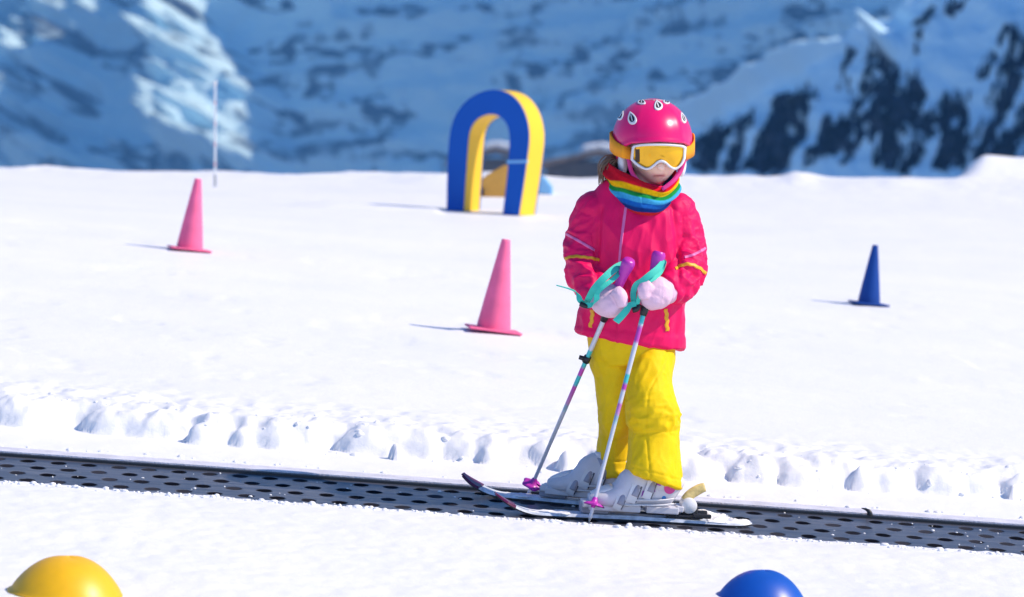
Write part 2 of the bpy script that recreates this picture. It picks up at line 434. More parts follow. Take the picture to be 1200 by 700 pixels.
def quick_mesh(name, V, Q, m, attr=None):
    me = bpy.data.meshes.new(name)
    me.vertices.add(len(V)); me.vertices.foreach_set('co', np.asarray(V, np.float32).ravel())
    me.loops.add(Q.size); me.loops.foreach_set('vertex_index', Q.ravel().astype(np.int32))
    me.polygons.add(len(Q)); me.polygons.foreach_set('loop_start', np.arange(len(Q), dtype=np.int32) * 4)
    me.polygons.foreach_set('use_smooth', np.ones(len(Q), bool))
    me.update(calc_edges=True); me.materials.append(m)
    if attr is not None:
        a = me.attributes.new(attr[0], 'FLOAT', 'POINT'); a.data.foreach_set('value', np.asarray(attr[1], np.float32))
    o = bpy.data.objects.new(name, me); COL.objects.link(o); ORG[o] = np.zeros(3)
    return o
g = quick_mesh('ground', np.stack([X.ravel(), Y.ravel(), Z], 1), Q, M['snow'])
tag(g, kind='structure')

# crumbs and clods of snow thrown up along the lip and along the belt edge
CV = []; CF = []; cn = 0
bm_ = bmesh.new(); bmesh.ops.create_icosphere(bm_, subdivisions=2, radius=1); IV = np.array([v.co for v in bm_.verts]); IF = np.array([[v.index for v in f.verts] for f in bm_.faces]); bm_.free()
def clod(x, y, r_, sink=.35):
    global cn
    v = IV * (1 + .55 * (fbm(IV[:, 0] * 1.7 + x * 90, IV[:, 1] * 1.7 + y * 70, IV[:, 2] * 1.7, seed=66, o=2)[:, None] - .5))
    v = v * r_ * np.array([RNG.uniform(.8, 1.5), RNG.uniform(.8, 1.3), RNG.uniform(.55, .9)])
    z = float(ground_z(np.array([x]), np.array([y]))[0])
    CV.append(v + [x, y, z + r_ * sink]); CF.append(IF + cn); cn += len(IV)
for _ in range(0):                             # half-buried lumps forming the ragged lip
    x = RNG.uniform(-1.75, 1.75); dens = float(vnoise(np.array([x * 3.]), np.array([2.])))
    if RNG.random() > dens * 1.3: continue
    yb = float(bank_y(np.array([x]))[0]); clod(x, yb + RNG.normal(.05, .025), RNG.uniform(.018, .042), -.42)
for _ in range(160):
    x = RNG.uniform(-1.75, 1.75); dens = float(vnoise(np.array([x * 5.]), np.array([2.])))
    if RNG.random() > dens * 1.25: continue
    yb = float(bank_y(np.array([x]))[0]); clod(x, yb + RNG.normal(.08, .07), abs(RNG.normal(0, .005)) + .0025, -.3)
for _ in range(30):
    x = RNG.uniform(-1.75, 1.75); yb = float(bank_y(np.array([x]))[0]); clod(x, yb - abs(RNG.normal(0, .04)) - .005, abs(RNG.normal(0, .004)) + .003, -.2)
for _ in range(500):
    x = RNG.uniform(-1.6, 1.6); clod(x, RNG.normal(10.215, .015), abs(RNG.normal(0, .003)) + .0015, .1)
for _ in range(60):
    x = RNG.uniform(-1.6, 1.6); clod(x, RNG.uniform(10.84, 10.87), abs(RNG.normal(0, .005)) + .003, -.1)
for _ in range(70):
    x, y = RNG.uniform(-1.6, 1.6), RNG.uniform(10.25, 10.72); q_ = abs(RNG.normal(0, .0022)) + .0012; clod(x, y, q_, 0); CV[-1][:, 2] += .055
vv_ = np.vstack(CV); ff_ = np.vstack(CF)
cr = obj('snow_crumbs', vv_, ff_, M['snow'], recalc=False); tag(cr, 'loose white snow crumbs along the bank and the edges of the conveyor', 'snow', kind='stuff')

# ------------------------------------------------------------------ sun direction
EL = math.radians(42); AZX, AZY = .985, -.17
L = np.array([AZX * math.cos(EL), AZY * math.cos(EL), math.sin(EL)])

# ------------------------------------------------------------------ mountain wall (turned edge-on to the sun) and wooded hill
NP = None
def grazing_normal(slope):                       # plane of that steepness which contains the sun direction
    c, h = math.cos(slope), math.sin(slope)
    # -h*cos(b)*Lx' ... solve for the facing angle b
    best = None
    for b in np.linspace(0, 1.5, 3000):
        n = np.array([-h * math.sin(b), -h * math.cos(b), c]); e = abs(n @ L)
        if best is None or e < best[0]: best = (e, n)
    return best[1]
def blobs(col, row, lst):
    t = np.zeros_like(col)
    for cx, cy, rx, ry, ang, s in lst:
        a = math.radians(ang); dx, dy = col - cx, row - cy
        p, q = dx * math.cos(a) + dy * math.sin(a), -dx * math.sin(a) + dy * math.cos(a)
        t = np.maximum(t, s * np.exp(-((p / rx) ** 2 + (q / ry) ** 2)))
    return t
ROCK = [(192, 57, 50, 13, -18, .9), (110, 61, 30, 9, 5, .75), (195, 110, 55, 9, -8, .8), (95, 128, 32, 14, 5, .8), (185, 137, 25, 6, 0, .6), (172, 12, 35, 6, 5, .85),
        (20, 32, 30, 9, -12, .8), (340, 60, 75, 6, 0, .75), (367, 110, 42, 8, 3, .75), (330, 140, 28, 9, 5, .75), (318, 5, 35, 6, 0, .8), (462, 14, 48, 8, 3, .85),
        (575, 10, 28, 6, -10, .8), (523, 57, 37, 8, -14, .8), (650, 73, 70, 12, -20, .9), (720, 76, 45, 7, -34, .75), (430, 58, 38, 9, 5, .6), (440, 130, 50, 30, 0, .55),
        (630, 18, 12, 16, -50, .6), (783, 92, 24, 14, -25, .7), (947, 16, 42, 16, -10, .7), (880, 62, 16, 22, -30, .75), (848, 100, 60, 22, -27, 1), (930, 52, 40, 12, -30, .9), (770, 140, 40, 20, -25, .7), (1023, 20, 20, 14, 0, .6),
        (160, 186, 110, 14, 0, .6), (500, 186, 40, 12, 0, .6), (40, 175, 60, 14, 0, .5), (370, 175, 60, 10, 0, .45), (620, 130, 30, 10, -20, .4), (780, 20, 50, 12, -30, .35), (700, 150, 60, 10, -15, .35), (248, 42, 18, 10, -60, .9)]
def wall(name, N, cdist, cols, rows, disp, rockfn):
    C, R = np.meshgrid(cols, rows, indexing='ij')
    c, r = C.ravel(), R.ravel()
    ray = np.stack([(c - 600) / F, np.ones_like(c), (350 - r) / F], 1)
    t = (N @ np.array([0, cdist, 0])) / np.minimum(ray @ N, -.25)
    P = ray * t[:, None]
    P = P + np.outer(disp(c, r, P), N)
    nx, ny = C.shape; I = np.arange(nx * ny).reshape(nx, ny)
    Q = np.stack([I[:-1, :-1], I[1:, :-1], I[1:, 1:], I[:-1, 1:]], -1).reshape(-1, 4)
    o = quick_mesh(name, P, Q, M['mountain'], ('rock', rockfn(c, r, P)))
    return o
N1 = grazing_normal(math.radians(66))
def line(row, pts): p = np.array(pts, float); return np.interp(row, p[:, 1], p[:, 0])
def disp1(c, r, P):
    m = 1 / 7.6                                  # metres per pixel up there
    ter = (np.sin((r + .18 * (c - 600) + 26 * fbm(c / 90, r / 60, seed=81)) / 7.5)) * .5 * (.3 + 1.4 * fbm(c / 60, r / 50, seed=151))
    d = 1.9 * (fbm(c / 60, r / 26, seed=82, o=5) - .5) * 2 + ter + 1.5 * (np.abs(fbm(c / 26 + r / 60, r / 90, seed=152, o=3) * 2 - 1) - .25)
    shade_rim = 5.0 * np.maximum(sstep(-14, -110, r + 14 * (fbm(c / 40, r / 40, seed=83) - .5)), sstep(1240, 1330, c))  # raised band out of view, added to shade the visible wall
    d = d + shade_rim
    # spur beside the pole: crest runs down the wall, sunny flank to its right
    x1 = line(r, [(215, -140), (228, -10), (246, 20), (252, 60), (246, 120), (247, 215), (247, 500)]) + 10 * (fbm(c / 400, r / 14, seed=84) - .5)
    wid = line(r, [(60, -140), (66, -10), (30, 20), (16, 38), (22, 60), (76, 118), (66, 150), (80, 190), (80, 260)])
    rag = np.clip(.25 + 1.25 * fbm(c / 24, r / 17, seed=85, o=4), 0, 2)
    q = c - x1
    d = d + np.where(q < 0, np.exp(-(q / 9) ** 2), np.clip(1 - q / (wid * 1.25), 0, 1) ** 1.0) * (25 * rag) * sstep(330, 210, r) * sstep(-70, -12, r)
    # ragged crags at the left edge
    x2 = line(r, [(30, -140), (40, 0), (48, 30), (20, 55), (8, 110), (2, 150), (40, 180), (20, 260)])
    q = c - x2
    rag = np.clip(fbm(c / 30, r / 26, seed=86, o=4) * 2.8 - .32, 0, 1.7)
    d = d + np.where(q < 0, np.exp(-(q / 16) ** 2), np.clip(1 - q / 130, 0, 1)) * 20.0 * rag * sstep(300, 190, r)
    return d
def rock1(c, r, P):
    n = fbm(c / 14, r / 6, seed=91, o=4)
    t = blobs(c + 26 * (fbm(c / 30, r / 20, seed=92) - .5), r + 16 * (fbm(c / 24, r / 14, seed=93) - .5), ROCK)
    out = sstep(.22, .50, t * (.12 + 1.25 * sstep(.34, .62, n))) * .95 + .42 * (fbm(c / 120 + r / 300, (r + .12 * c) / 20, seed=96, o=4) - .32)
    warp = 16 * fbm(c / 85, r / 60, seed=97)
    strata = fbm(c / 120, (r + .14 * c + warp) / 7.5, seed=94, o=4)
    flute = fbm(c / 8 + r / 70, r / 40, seed=98, o=3)
    region = fbm(c / 130, r / 70, seed=99, o=3)
    out = np.maximum(out, sstep(.50, .64, .52 * strata + .33 * flute + .15 * np.clip(region * 2 - .5, 0, 1)) * .7 * sstep(.38, .62, region + .1))
    outside = 1 - sstep(-60, 0, r)
    out = np.where(r < 0, np.maximum(out, outside * sstep(.5, .7, n)), out)
    crag = sstep(.5, .68, fbm(c / 9, r / 11, seed=95, o=4)) * (1 - sstep(85, 110, c)) * .6
    return np.clip(np.maximum(out, crag), 0, 1)
cols = np.array(sorted(set(np.round(np.r_[np.arange(-1800, -60, 30), np.arange(-60, 1260, 3.0), np.arange(1260, 3600, 30)], 2))))
rows = np.r_[np.arange(-740, -140, 30), np.arange(-140, 222, 2.2), np.arange(222, 1900, 30)]
mo = wall('mountain', N1, 620., cols, rows, disp1, rock1); tag(mo, kind='structure')

# wooded hill, nearer, its ridge falling to the left
def ridge_row(c): return np.interp(c, [730, 748, 772, 806, 870, 960, 1065, 1200, 1500, 2500], [232, 208, 166, 137, 108, 58, 2, -70, -250, -560])
N2 = grazing_normal(math.radians(58))
cols2 = np.r_[np.arange(732, 780, 6), np.arange(780, 1260, 3.0), np.arange(1260, 2600, 25)]
tt = np.r_[np.linspace(-1, 0, 9)[:-1], np.linspace(0, 1, 270)]
C, T = np.meshgrid(cols2, tt, indexing='ij'); c, t = C.ravel(), T.ravel()
rr = ridge_row(c) + 5 * (fbm(c / 22, c * 0, seed=101) - .5)
r = rr + np.maximum(t, 0) ** 2.2 * (1400 - rr)
ray = np.stack([(c - 600) / F, np.ones_like(c), (350 - r) / F], 1)
k = (N2 @ np.array([12.5, 130., 0])) / np.minimum(ray @ N2, -.2)
P = ray * k[:, None]
dd = 1.6 * (fbm(c / 36, r / 26, seed=102, o=5) - .5) * 2 + 5.5 * np.maximum(sstep(1236, 1300, c), sstep(-16, -90, r)) + 4.3 * np.exp(-((r - rr - 7) / 6) ** 2) * (1 - sstep(940, 1010, c)) * (.78 + .4 * fbm(c / 14, r / 6, seed=103))  # includes an out-of-view raised band added to keep the hill in shade
dd = dd + 8.5 * np.exp(-(((c - 1042) / 11) ** 2 + ((r - 54) / 10) ** 2))
P = P + np.outer(dd * .276, N2)
back = np.maximum(-t, 0)
P = P + np.outer(back, [5., 20., -12.5])
nx, ny = C.shape; I = np.arange(nx * ny).reshape(nx, ny)
Q = np.stack([I[:-1, :-1], I[1:, :-1], I[1:, 1:], I[:-1, 1:]], -1).reshape(-1, 4)
WOODS = [(905, 165, 100, 38, -8, 1), (1150, 170, 70, 40, -5, .9), (1060, 185, 60, 20, 0, .8), (1020, 120, 45, 60, -12, 1), (1000, 150, 60, 45, 0, .95), (1070, 120, 14, 45, 0, .8), (1120, 150, 45, 42, -20, 1), (1180, 120, 30, 60, -15, 1), (930, 125, 40, 16, -20, .9), (1010, 72, 24, 14, -30, .9),
         (1140, 190, 70, 14, 0, .9), (870, 195, 70, 12, 0, .8), (1100, 15, 50, 9, -28, .7), (1085, 40, 25, 8, -30, .5), (935, 66, 20, 9, -25, .8), (1190, 60, 20, 30, 0, .8), (1080, 60, 12, 12, 0, .5)]
def woods(c, r): return (1 - .72 * sstep(.53, .65, fbm((c + .4 * r) / 12, r / 60, seed=161, o=3))) * blobs(c + 20 * (fbm(c / 20, r / 20, seed=111) - .5), r + 20 * (fbm(c / 20, r / 20, seed=112) - .5), WOODS)
rk = np.clip(1.5 * sstep(.25, .6, woods(c, r)) * sstep(.24, .5, fbm(c / 11 + r / 40, r / 15, seed=113, o=4)) + .12 * fbm(c / 20, r / 10, seed=114), 0, 1)
hill = quick_mesh('hill', P, Q, M['mountain'], ('rock', rk)); tag(hill, kind='structure')

# the wood on the hill: hundreds of blurred conifers, one mass
HB = BVHTree.FromPolygons([tuple(p) for p in P], [tuple(q) for q in Q])
def conifer_geo(h, rng):
    V = []; Fs = []; n = 0
    tr = [(0, 0, -h * .08, .05 * h), (0, 0, h * .3, .03 * h), (0, 0, h, .004 * h)]
    for i in range(3):
        pass
    lv = int(7)
    for i in range(lv):
        f = i / lv; z = h * (.12 + .85 * f); rad = h * .24 * (1 - f) ** .8 + .02 * h
        nb = 7 if i < 4 else 5
        a0 = rng.random() * 6.28
        for b in range(nb):
            a = a0 + b * 6.283 / nb + rng.normal() * .2; q = rad * rng.uniform(.7, 1.2)
            ca, sa = math.cos(a), math.sin(a); wv = q * .42
            tip = (ca * q, sa * q, z - .35 * q)
            V += [(0, 0, z + .10 * h), (ca * q * .55 - sa * wv, sa * q * .55 + ca * wv, z - .16 * q), tip, (ca * q * .55 + sa * wv, sa * q * .55 - ca * wv, z - .16 * q)]
            Fs.append((n, n + 1, n + 2, n + 3)); n += 4
    for i in range(5):
        a = i * 6.283 / 5; V.append((math.cos(a) * .03 * h, math.sin(a) * .03 * h, -.1 * h))
    V.append((0, 0, h)); 
    for i in range(5): Fs.append((n + i, n + (i + 1) % 5, n + 5, n + 5))
    return np.array(V), np.array(Fs)
TV = []; TF = []; tn = 0; cnt = 0
for _ in range(30000):
    u, v = RNG.uniform(806, 1330), RNG.uniform(-20, 222)
    if v < ridge_row(u) + 2: continue
    wv = float(woods(np.array([min(u, 1199.)]), np.array([v]))[0])
    if u > 1210: wv = .7
    if wv < RNG.uniform(.28, .5): continue
    d = Vector(((u - 600) / F, 1, (350 - v) / F)).normalized()
    h = HB.ray_cast(Vector((0, 0, 0)), d)
    if h[0] is None: continue
    gv, gf = conifer_geo(RNG.uniform(.14, .40), RNG)
    TV.append(gv + np.array(h[0])); TF.append(gf + tn); tn += len(gv); cnt += 1
    if cnt > 3200: break
fo = quick_mesh('forest', np.vstack(TV), np.vstack(TF), M['conifer'])
tag(fo, 'dark conifer wood scattered over the shaded hillside on the right', 'wood', kind='stuff')

# ------------------------------------------------------------------ conveyor carpet
def belt_material():
    m, nt, p, N, L = new_mat('wet_rubber_belt')
    p.inputs['Roughness'].default_value = .3; p.inputs['Specular IOR Level'].default_value = .7
    tc = N.new('ShaderNodeTexCoord'); sp = N.new('ShaderNodeSeparateXYZ'); L.new(tc.outputs['Object'], sp.inputs[0])
    def mth(op, a, b=None, c=None):
        n = N.new('ShaderNodeMath'); n.operation = op
        for i, q in enumerate((a, b, c)):
            if q is None: continue
            if isinstance(q, (int, float)): n.inputs[i].default_value = q
            else: L.new(q, n.inputs[i])
        return n.outputs[0]
    yv = mth('DIVIDE', sp.outputs['Y'], .118); row = mth('FLOOR', yv); fy = mth('SUBTRACT', mth('FRACT', yv), .5)
    off = mth('MULTIPLY', mth('MODULO', mth('ADD', row, 20.), 2.), .5)
    xv = mth('ADD', mth('DIVIDE', sp.outputs['X'], .083), off); fx = mth('SUBTRACT', mth('FRACT', xv), .5)
    wv = N.new('ShaderNodeTexNoise'); wv.inputs['Scale'].default_value = 25; L.new(tc.outputs['Object'], wv.inputs['Vector'])
    dx = mth('MULTIPLY', fx, 0.083 / .0235); dy = mth('MULTIPLY', fy, 0.118 / .032)
    d = mth('SQRT', mth('ADD', mth('MULTIPLY', dx, dx), mth('MULTIPLY', dy, dy)))
    d = mth('ADD', d, mth('MULTIPLY', mth('SUBTRACT', wv.outputs['Fac'], .5), .5))
    hole = N.new('ShaderNodeMapRange'); hole.interpolation_type = 'SMOOTHSTEP'
    hole.inputs['From Min'].default_value = .75; hole.inputs['From Max'].default_value = 1.05; L.new(d, hole.inputs['Value'])
    n1 = N.new('ShaderNodeTexNoise'); n1.inputs['Scale'].default_value = 6; n1.inputs['Detail'].default_value = 5
    mp = N.new('ShaderNodeMapping'); mp.inputs['Scale'].default_value = (.6, 6, 1); L.new(tc.outputs['Object'], mp.inputs['Vector']); L.new(mp.outputs['Vector'], n1.inputs['Vector'])
    rp = N.new('ShaderNodeValToRGB'); rp.color_ramp.elements[0].position = .35; rp.color_ramp.elements[1].position = .7
    rp.color_ramp.elements[0].color = (.032, .036, .052, 1); rp.color_ramp.elements[1].color = (.105, .108, .135, 1)
    L.new(n1.outputs['Fac'], rp.inputs['Fac'])
    mx = N.new('ShaderNodeMix'); mx.data_type = 'RGBA'
    cb = N.new('ShaderNodeCombineXYZ'); L.new(mth('FLOOR', xv), cb.inputs[0]); L.new(row, cb.inputs[1])
    wn = N.new('ShaderNodeTexWhiteNoise'); wn.noise_dimensions = '2D'; L.new(cb.outputs[0], wn.inputs['Vector'])
    hr = N.new('ShaderNodeValToRGB'); hr.color_ramp.elements[0].position = .45; hr.color_ramp.elements[1].position = 1
    hr.color_ramp.elements[0].color = (.006, .006, .008, 1); hr.color_ramp.elements[1].color = (.045, .046, .058, 1)
    L.new(wn.outputs['Value'], hr.inputs['Fac']); L.new(hr.outputs['Color'], mx.inputs['A'])
    L.new(hole.outputs['Result'], mx.inputs['Factor']); L.new(rp.outputs['Color'], mx.inputs['B']); L.new(mx.outputs['Result'], p.inputs['Base Color'])
    L.new(mth('MULTIPLY', hole.outputs['Result'], .7), p.inputs['Specular IOR Level'])
    rg = mth('SUBTRACT', .75, mth('MULTIPLY', hole.outputs['Result'], .42)); L.new(rg, p.inputs['Roughness'])
    bp = N.new('ShaderNodeBump'); bp.inputs['Strength'].default_value = .8; bp.inputs['Distance'].default_value = .006
    hh = mth('ADD', hole.outputs['Result'], mth('MULTIPLY', n1.outputs['Fac'], .5)); L.new(hh, bp.inputs['Height']); L.new(bp.outputs['Normal'], p.inputs['Normal'])
    return m
M['belt'] = belt_material()
M['frost'] = mat('frosted_rail', (.70, .70, .78), .5, var=.15, vscale=18, bump=.5, bscale=200)
croot = empty('conveyor_carpet', (0, 10.49, float(base_z(0, 10.49))), 'long dark perforated conveyor carpet sunk in the snow under the skis', 'conveyor')
def strip(y0, y1, z0, z1, xa=-26, xb=26, n=60):
    xs_ = np.linspace(xa, xb, n); V = []
    for x in xs_:
        for y, z in ((y0, z0), (y1, z0), (y1, z1), (y0, z1)): V.append((x, y, float(base_z(x, y)) + z))
    return np.array(V), gridfaces(n, 4, wrapv=True) + [(0, 1, 2, 3), tuple((n - 1) * 4 + i for i in (3, 2, 1, 0))]
obj('belt', *strip(10.20, 10.728, -.03, 0), M['belt'], croot, smooth=False)
obj('edge_strip', *strip(10.728, 10.752, -.03, .007), M['black'], croot, smooth=False)
obj('side_rail', *strip(10.752, 10.845, -.04, .011), M['frost'], croot, smooth=False)
# small black hook on the rail
hx, hy = (1018 - 600) * 10.74 / F, 10.742; hz = float(base_z(hx, hy)) + .008
obj('rail_hook', *loft([(hx + .004, hy, hz - .004, .008, .006), (hx + .002, hy, hz + .007, .007, .005), (hx - .005, hy, hz + .014, .004, .003), (hx - .020, hy, hz + .019, .001, .001)], 10, 3, ref=(0, 1, 0)), M['black'], croot)

# ------------------------------------------------------------------ cones
def gnormal(x, y, e=.15):
    zx = (base_z(x + e, y) - base_z(x - e, y)) / (2 * e); zy = (base_z(x, y + e) - base_z(x, y - e)) / (2 * e)
    n = np.array([-float(zx), -float(zy), 1]); return n / np.linalg.norm(n)
def make_cone(name, h, m, label, cat='cone', group=None):
    root = empty(name, (0, 0, 0), label, cat, group)
    r0, r1 = h * .185, h * .047
    prof = [(r0 * 1.03, .004), (r0 * 1.0, .012), (r0 * .99, .022)] + [(r0 + (r1 - r0) * t, .022 + (h - .022) * t) for t in (.25, .5, .75, .97)] + [(r1 * .98, h), (r1 * .80, h), (r1 * .78, h - .03), (r1 * .6, h - .05), (.0005, h - .052)]
    obj('cone_body', *lathe(prof, 40), m, root)
    s = h * .29; b, fb = box((0, 0, .004), (2 * s, 2 * s, .008))
    bevel(obj('base_plate', b, fb, m, root, smooth=False), .004)
    return root
def set_cone(root, col, row, lean, yaw):
    p = on_ground(col, row)
    n = gnormal(p[0], p[1])
    z = Vector(n); R = Vector((0, 0, 1)).rotation_difference(z).to_matrix()
    extra = Matrix.Rotation(lean, 3, 'Y') @ Matrix.Rotation(-.055, 3, 'X')
    root.rotation_euler = (extra @ R @ Matrix.Rotation(yaw, 3, 'Z')).to_euler()
    root.location = p + np.array([0, 0, .004])
    return p
pc = on_ground(578, 389); h2 = 108 * pc[1] / F
c2 = make_cone('marker_cone', h2, M['cone_pink'], 'pink cone nearest the skier, between the blue and yellow arch and the conveyor', group='pink cones on the snow')
set_cone(c2, 578, 389, .05, .12)
c1 = c2.copy(); COL.objects.link(c1); c1['label'] = 'pink cone farther off, on its own at the left of the snowfield'
for ch in list(c2.children):
    q = ch.copy(); COL.objects.link(q); q.parent = c1
set_cone(c1, 222, 294, .035, .2); c1.scale = (.90,) * 3
pc = on_ground(1018, 358); h3 = 70 * pc[1] / F
c3 = make_cone('marker_cone', h3, M['cone_blue'], 'dark blue cone alone on the snow to the right of the skier'); set_cone(c3, 1018, 358, .02, .2)

# ------------------------------------------------------------------ dome markers in the foreground
def dome(name, col, row, rad, hgt, m, label, lean=.07):
    p = on_ground(col, row, lo=6.5)
    root = empty(name, (0, 0, 0), label, 'dome marker')
    prof = [(rad * 1.05, 0), (rad * 1.06, .003), (rad * 1.01, .006)] + [(rad * q, .006 + hgt * (1 - q ** 2.3) ** .9) for q in np.linspace(.995, .004, 26)]
    V, fs = lathe(prof, 56)
    V[:, 2] += .0015 * np.sin(2 * np.arctan2(V[:, 1], V[:, 0]) + .6) * (V[:, 2] / hgt)
    obj('dome_shell', V, fs, m, root)
    root.location = p + np.array([0, 0, -.004]); n = gnormal(p[0], p[1])
    R = Vector((0, 0, 1)).rotation_difference(Vector(n)).to_matrix(); root.rotation_euler = (Matrix.Rotation(lean * .3, 3, 'Y') @ R).to_euler()
    return root
dome('dome_marker', 78, 695, .124, .080, M['dome_yellow'], 'yellow plastic dome marker in the left foreground')
dome('dome_marker', 893, 701, .102, .064, M['dome_blue'], 'blue plastic dome marker in the right foreground')

# ------------------------------------------------------------------ arch
pa = on_ground(566, 250); print('arch y', pa[1]); PA = pa[1]; pp = PA / F
FO = [(523, 246), (524, 200), (526, 163), (530, 143), (538, 127), (550, 115), (564, 108), (579, 105.5), (593, 108.5), (605, 117), (614, 131), (619, 148), (620, 166), (617, 192), (613, 221), (608, 253)]
FI = [(543, 247), (545.5, 210), (549, 163), (552, 150), (557, 142), (564, 137), (572, 134.5), (580, 135), (588, 139), (594, 147), (597, 158), (597, 172), (595.5, 195), (592.5, 224), (589, 252)]
FI = FI[:]
def resamp(pts, n):
    P = catmull(pts, 8); L_ = np.r_[0, np.cumsum(np.linalg.norm(np.diff(P, axis=0), axis=1))]; s = np.linspace(0, L_[-1], n)
    return np.stack([np.interp(s, L_, P[:, k]) for k in (0, 1)], 1)
aroot = empty('arch_gate', (float(pa[0]), PA, float(pa[2])), 'blue and yellow padded arch standing on the snow behind the cones', 'arch')
ang = math.radians(30); ca, sa = math.cos(ang), math.sin(ang)
# the face turns to the left: left edge farther from the sun side, local width axis and depth axis
wax = np.array([ca, -sa, 0]); dax = np.array([sa, ca, 0])
def arch_pt(u, v, d):
    a = (u - 566) * pp / ca
    return np.array([pa[0], PA, 0]) + wax * a + dax * d + np.array([0, 0, (350 - v) * pp - (0)])
D = 19 * pp / sa
nA = 60; o_ = resamp(FO, nA); i_ = resamp(FI, nA)
def arch_z(P): return P
def layer(pts, d): return np.array([arch_pt(u, v, d) for u, v in pts])
fo_, fi_, bo_, bi_ = layer(o_, 0), layer(i_, 0), layer(o_, D), layer(i_, D)
# blue faces are panels 1.2 cm proud of the yellow body
def arch_ring(f_o, f_i, b_o, b_i):
    V = np.stack([f_o, f_i, b_i, b_o], 1).reshape(-1, 3)
    return V, gridfaces(nA, 4, wrapv=True) + [(0, 1, 2, 3), tuple((nA - 1) * 4 + k for k in (3, 2, 1, 0))]
e = .006
ay = obj('arch_body', *arch_ring(fo_ + dax * e, fi_ + dax * e, bo_ - dax * e, bi_ - dax * e), M['arch_yellow'], aroot)
bevel(ay, .006, 2)
for lay_o, lay_i, s in ((fo_, fi_, -1), (bo_, bi_, 1)):
    ap = obj('face_panel', *arch_ring(lay_o, lay_i, lay_o - dax * e * s * 1.0, lay_i - dax * e * s * 1.0) if False else arch_ring(lay_o + dax * s * .004, lay_i + dax * s * .004, lay_o - dax * e * s, lay_i - dax * e * s), M['arch_blue'], aroot)
    bevel(ap, .004, 2)
for o__ in list(aroot.children):
    for p_ in o__.data.polygons: p_.use_smooth = True
    o__.data.set_sharp_from_angle(angle=math.radians(35)) if hasattr(o__.data, 'set_sharp_from_angle') else None
# pale strap round the right leg
sv = []
for u, v in ((594.8, 190), (619.0, 191)):
    for dv in (-2.2, 2.2): sv.append(arch_pt(u, v + dv, -.010))
obj('leg_strap', *merge([box((np.mean(sv, 0)) + dax * .004, (np.linalg.norm(sv[2] - sv[0]), .008, 3.6 * pp), np.stack([wax, dax, [0, 0, 1]], 1))]), M['pale_blue'], aroot, smooth=False)

# things behind the arch
def prism(name, pts, col, row, dep, m, parent=None, yaw=0.):
    p = on_ground(col, row); k = p[1] / F
    n = len(pts); A = np.array([[(u - col) * k, 0, (row - v) * k] for u, v in pts]); B = A + [0, dep, 0]
    c_, s_ = math.cos(yaw), math.sin(yaw); R = np.array([[c_, -s_, 0], [s_, c_, 0], [0, 0, 1]])
    V = np.vstack([A, B]) @ R.T + p
    return V, [tuple(range(n)), tuple(range(2 * n - 1, n - 1, -1))] + [(i, (i + 1) % n, (i + 1) % n + n, i + n) for i in range(n)], p
V, fs, p = prism('w', [(561, 212), (572, 204), (590, 194), (604, 195), (608, 233), (561, 230)], 582, 231, .35, None, yaw=.0)
wr = empty('play_ramp', p, 'ochre yellow wedge standing on the snow seen through the arch', 'ramp')
bevel(obj('ramp_body', V, fs, M['wood_yellow'], wr, smooth=False), .01)
V2, fs2, _ = prism('w', [(563, 222), (567, 221), (567, 229), (563, 229)], 582, 231, .02, None); obj('ramp_hole', V2 - [0, .012, 0], fs2, M['black'], wr, smooth=False)
V, fs, p = prism('w', [(630, 207), (638, 206), (648, 219), (648, 229), (630, 227)], 638, 228, .3, None)
br = empty('foam_block', p, 'small pale blue sloping block beside the right leg of the arch', 'block')
bevel(obj('block_body', V, fs, M['pale_blue'], br, smooth=False), .015)

# piste pole by the crest
p = on_ground(252, 219); k = p[1] / F
pr = empty('piste_pole', p, 'thin white marker pole with faint red bands near the snow crest', 'pole')
pts = [(0, 0, t, .0065) for t in np.linspace(-.05, 120 * k, 90)]
V, fs = tube(pts, 10); V = V + p
zz = (V[:, 2] - p[2]) / k; red = ((zz % 24) < 4) & (zz > 18)
cc = np.where(red[:, None], np.array([[.80, .50, .52]]), np.array([[.82, .82, .84]])); cc = np.where((zz < 14)[:, None], np.array([[.25, .27, .3]]), cc)
obj('pole_shaft', V, fs, M['shaft'], pr, cols=cc)
obj('pole_cap', *(lambda q: (q[0] + p + np.array([0, 0, 120 * k]), q[1]))(lathe([(.0005, .0), (.011, .0), (.011, .014), (.004, .02), (.0005, .02)], 16)), M['white_plastic'], pr)

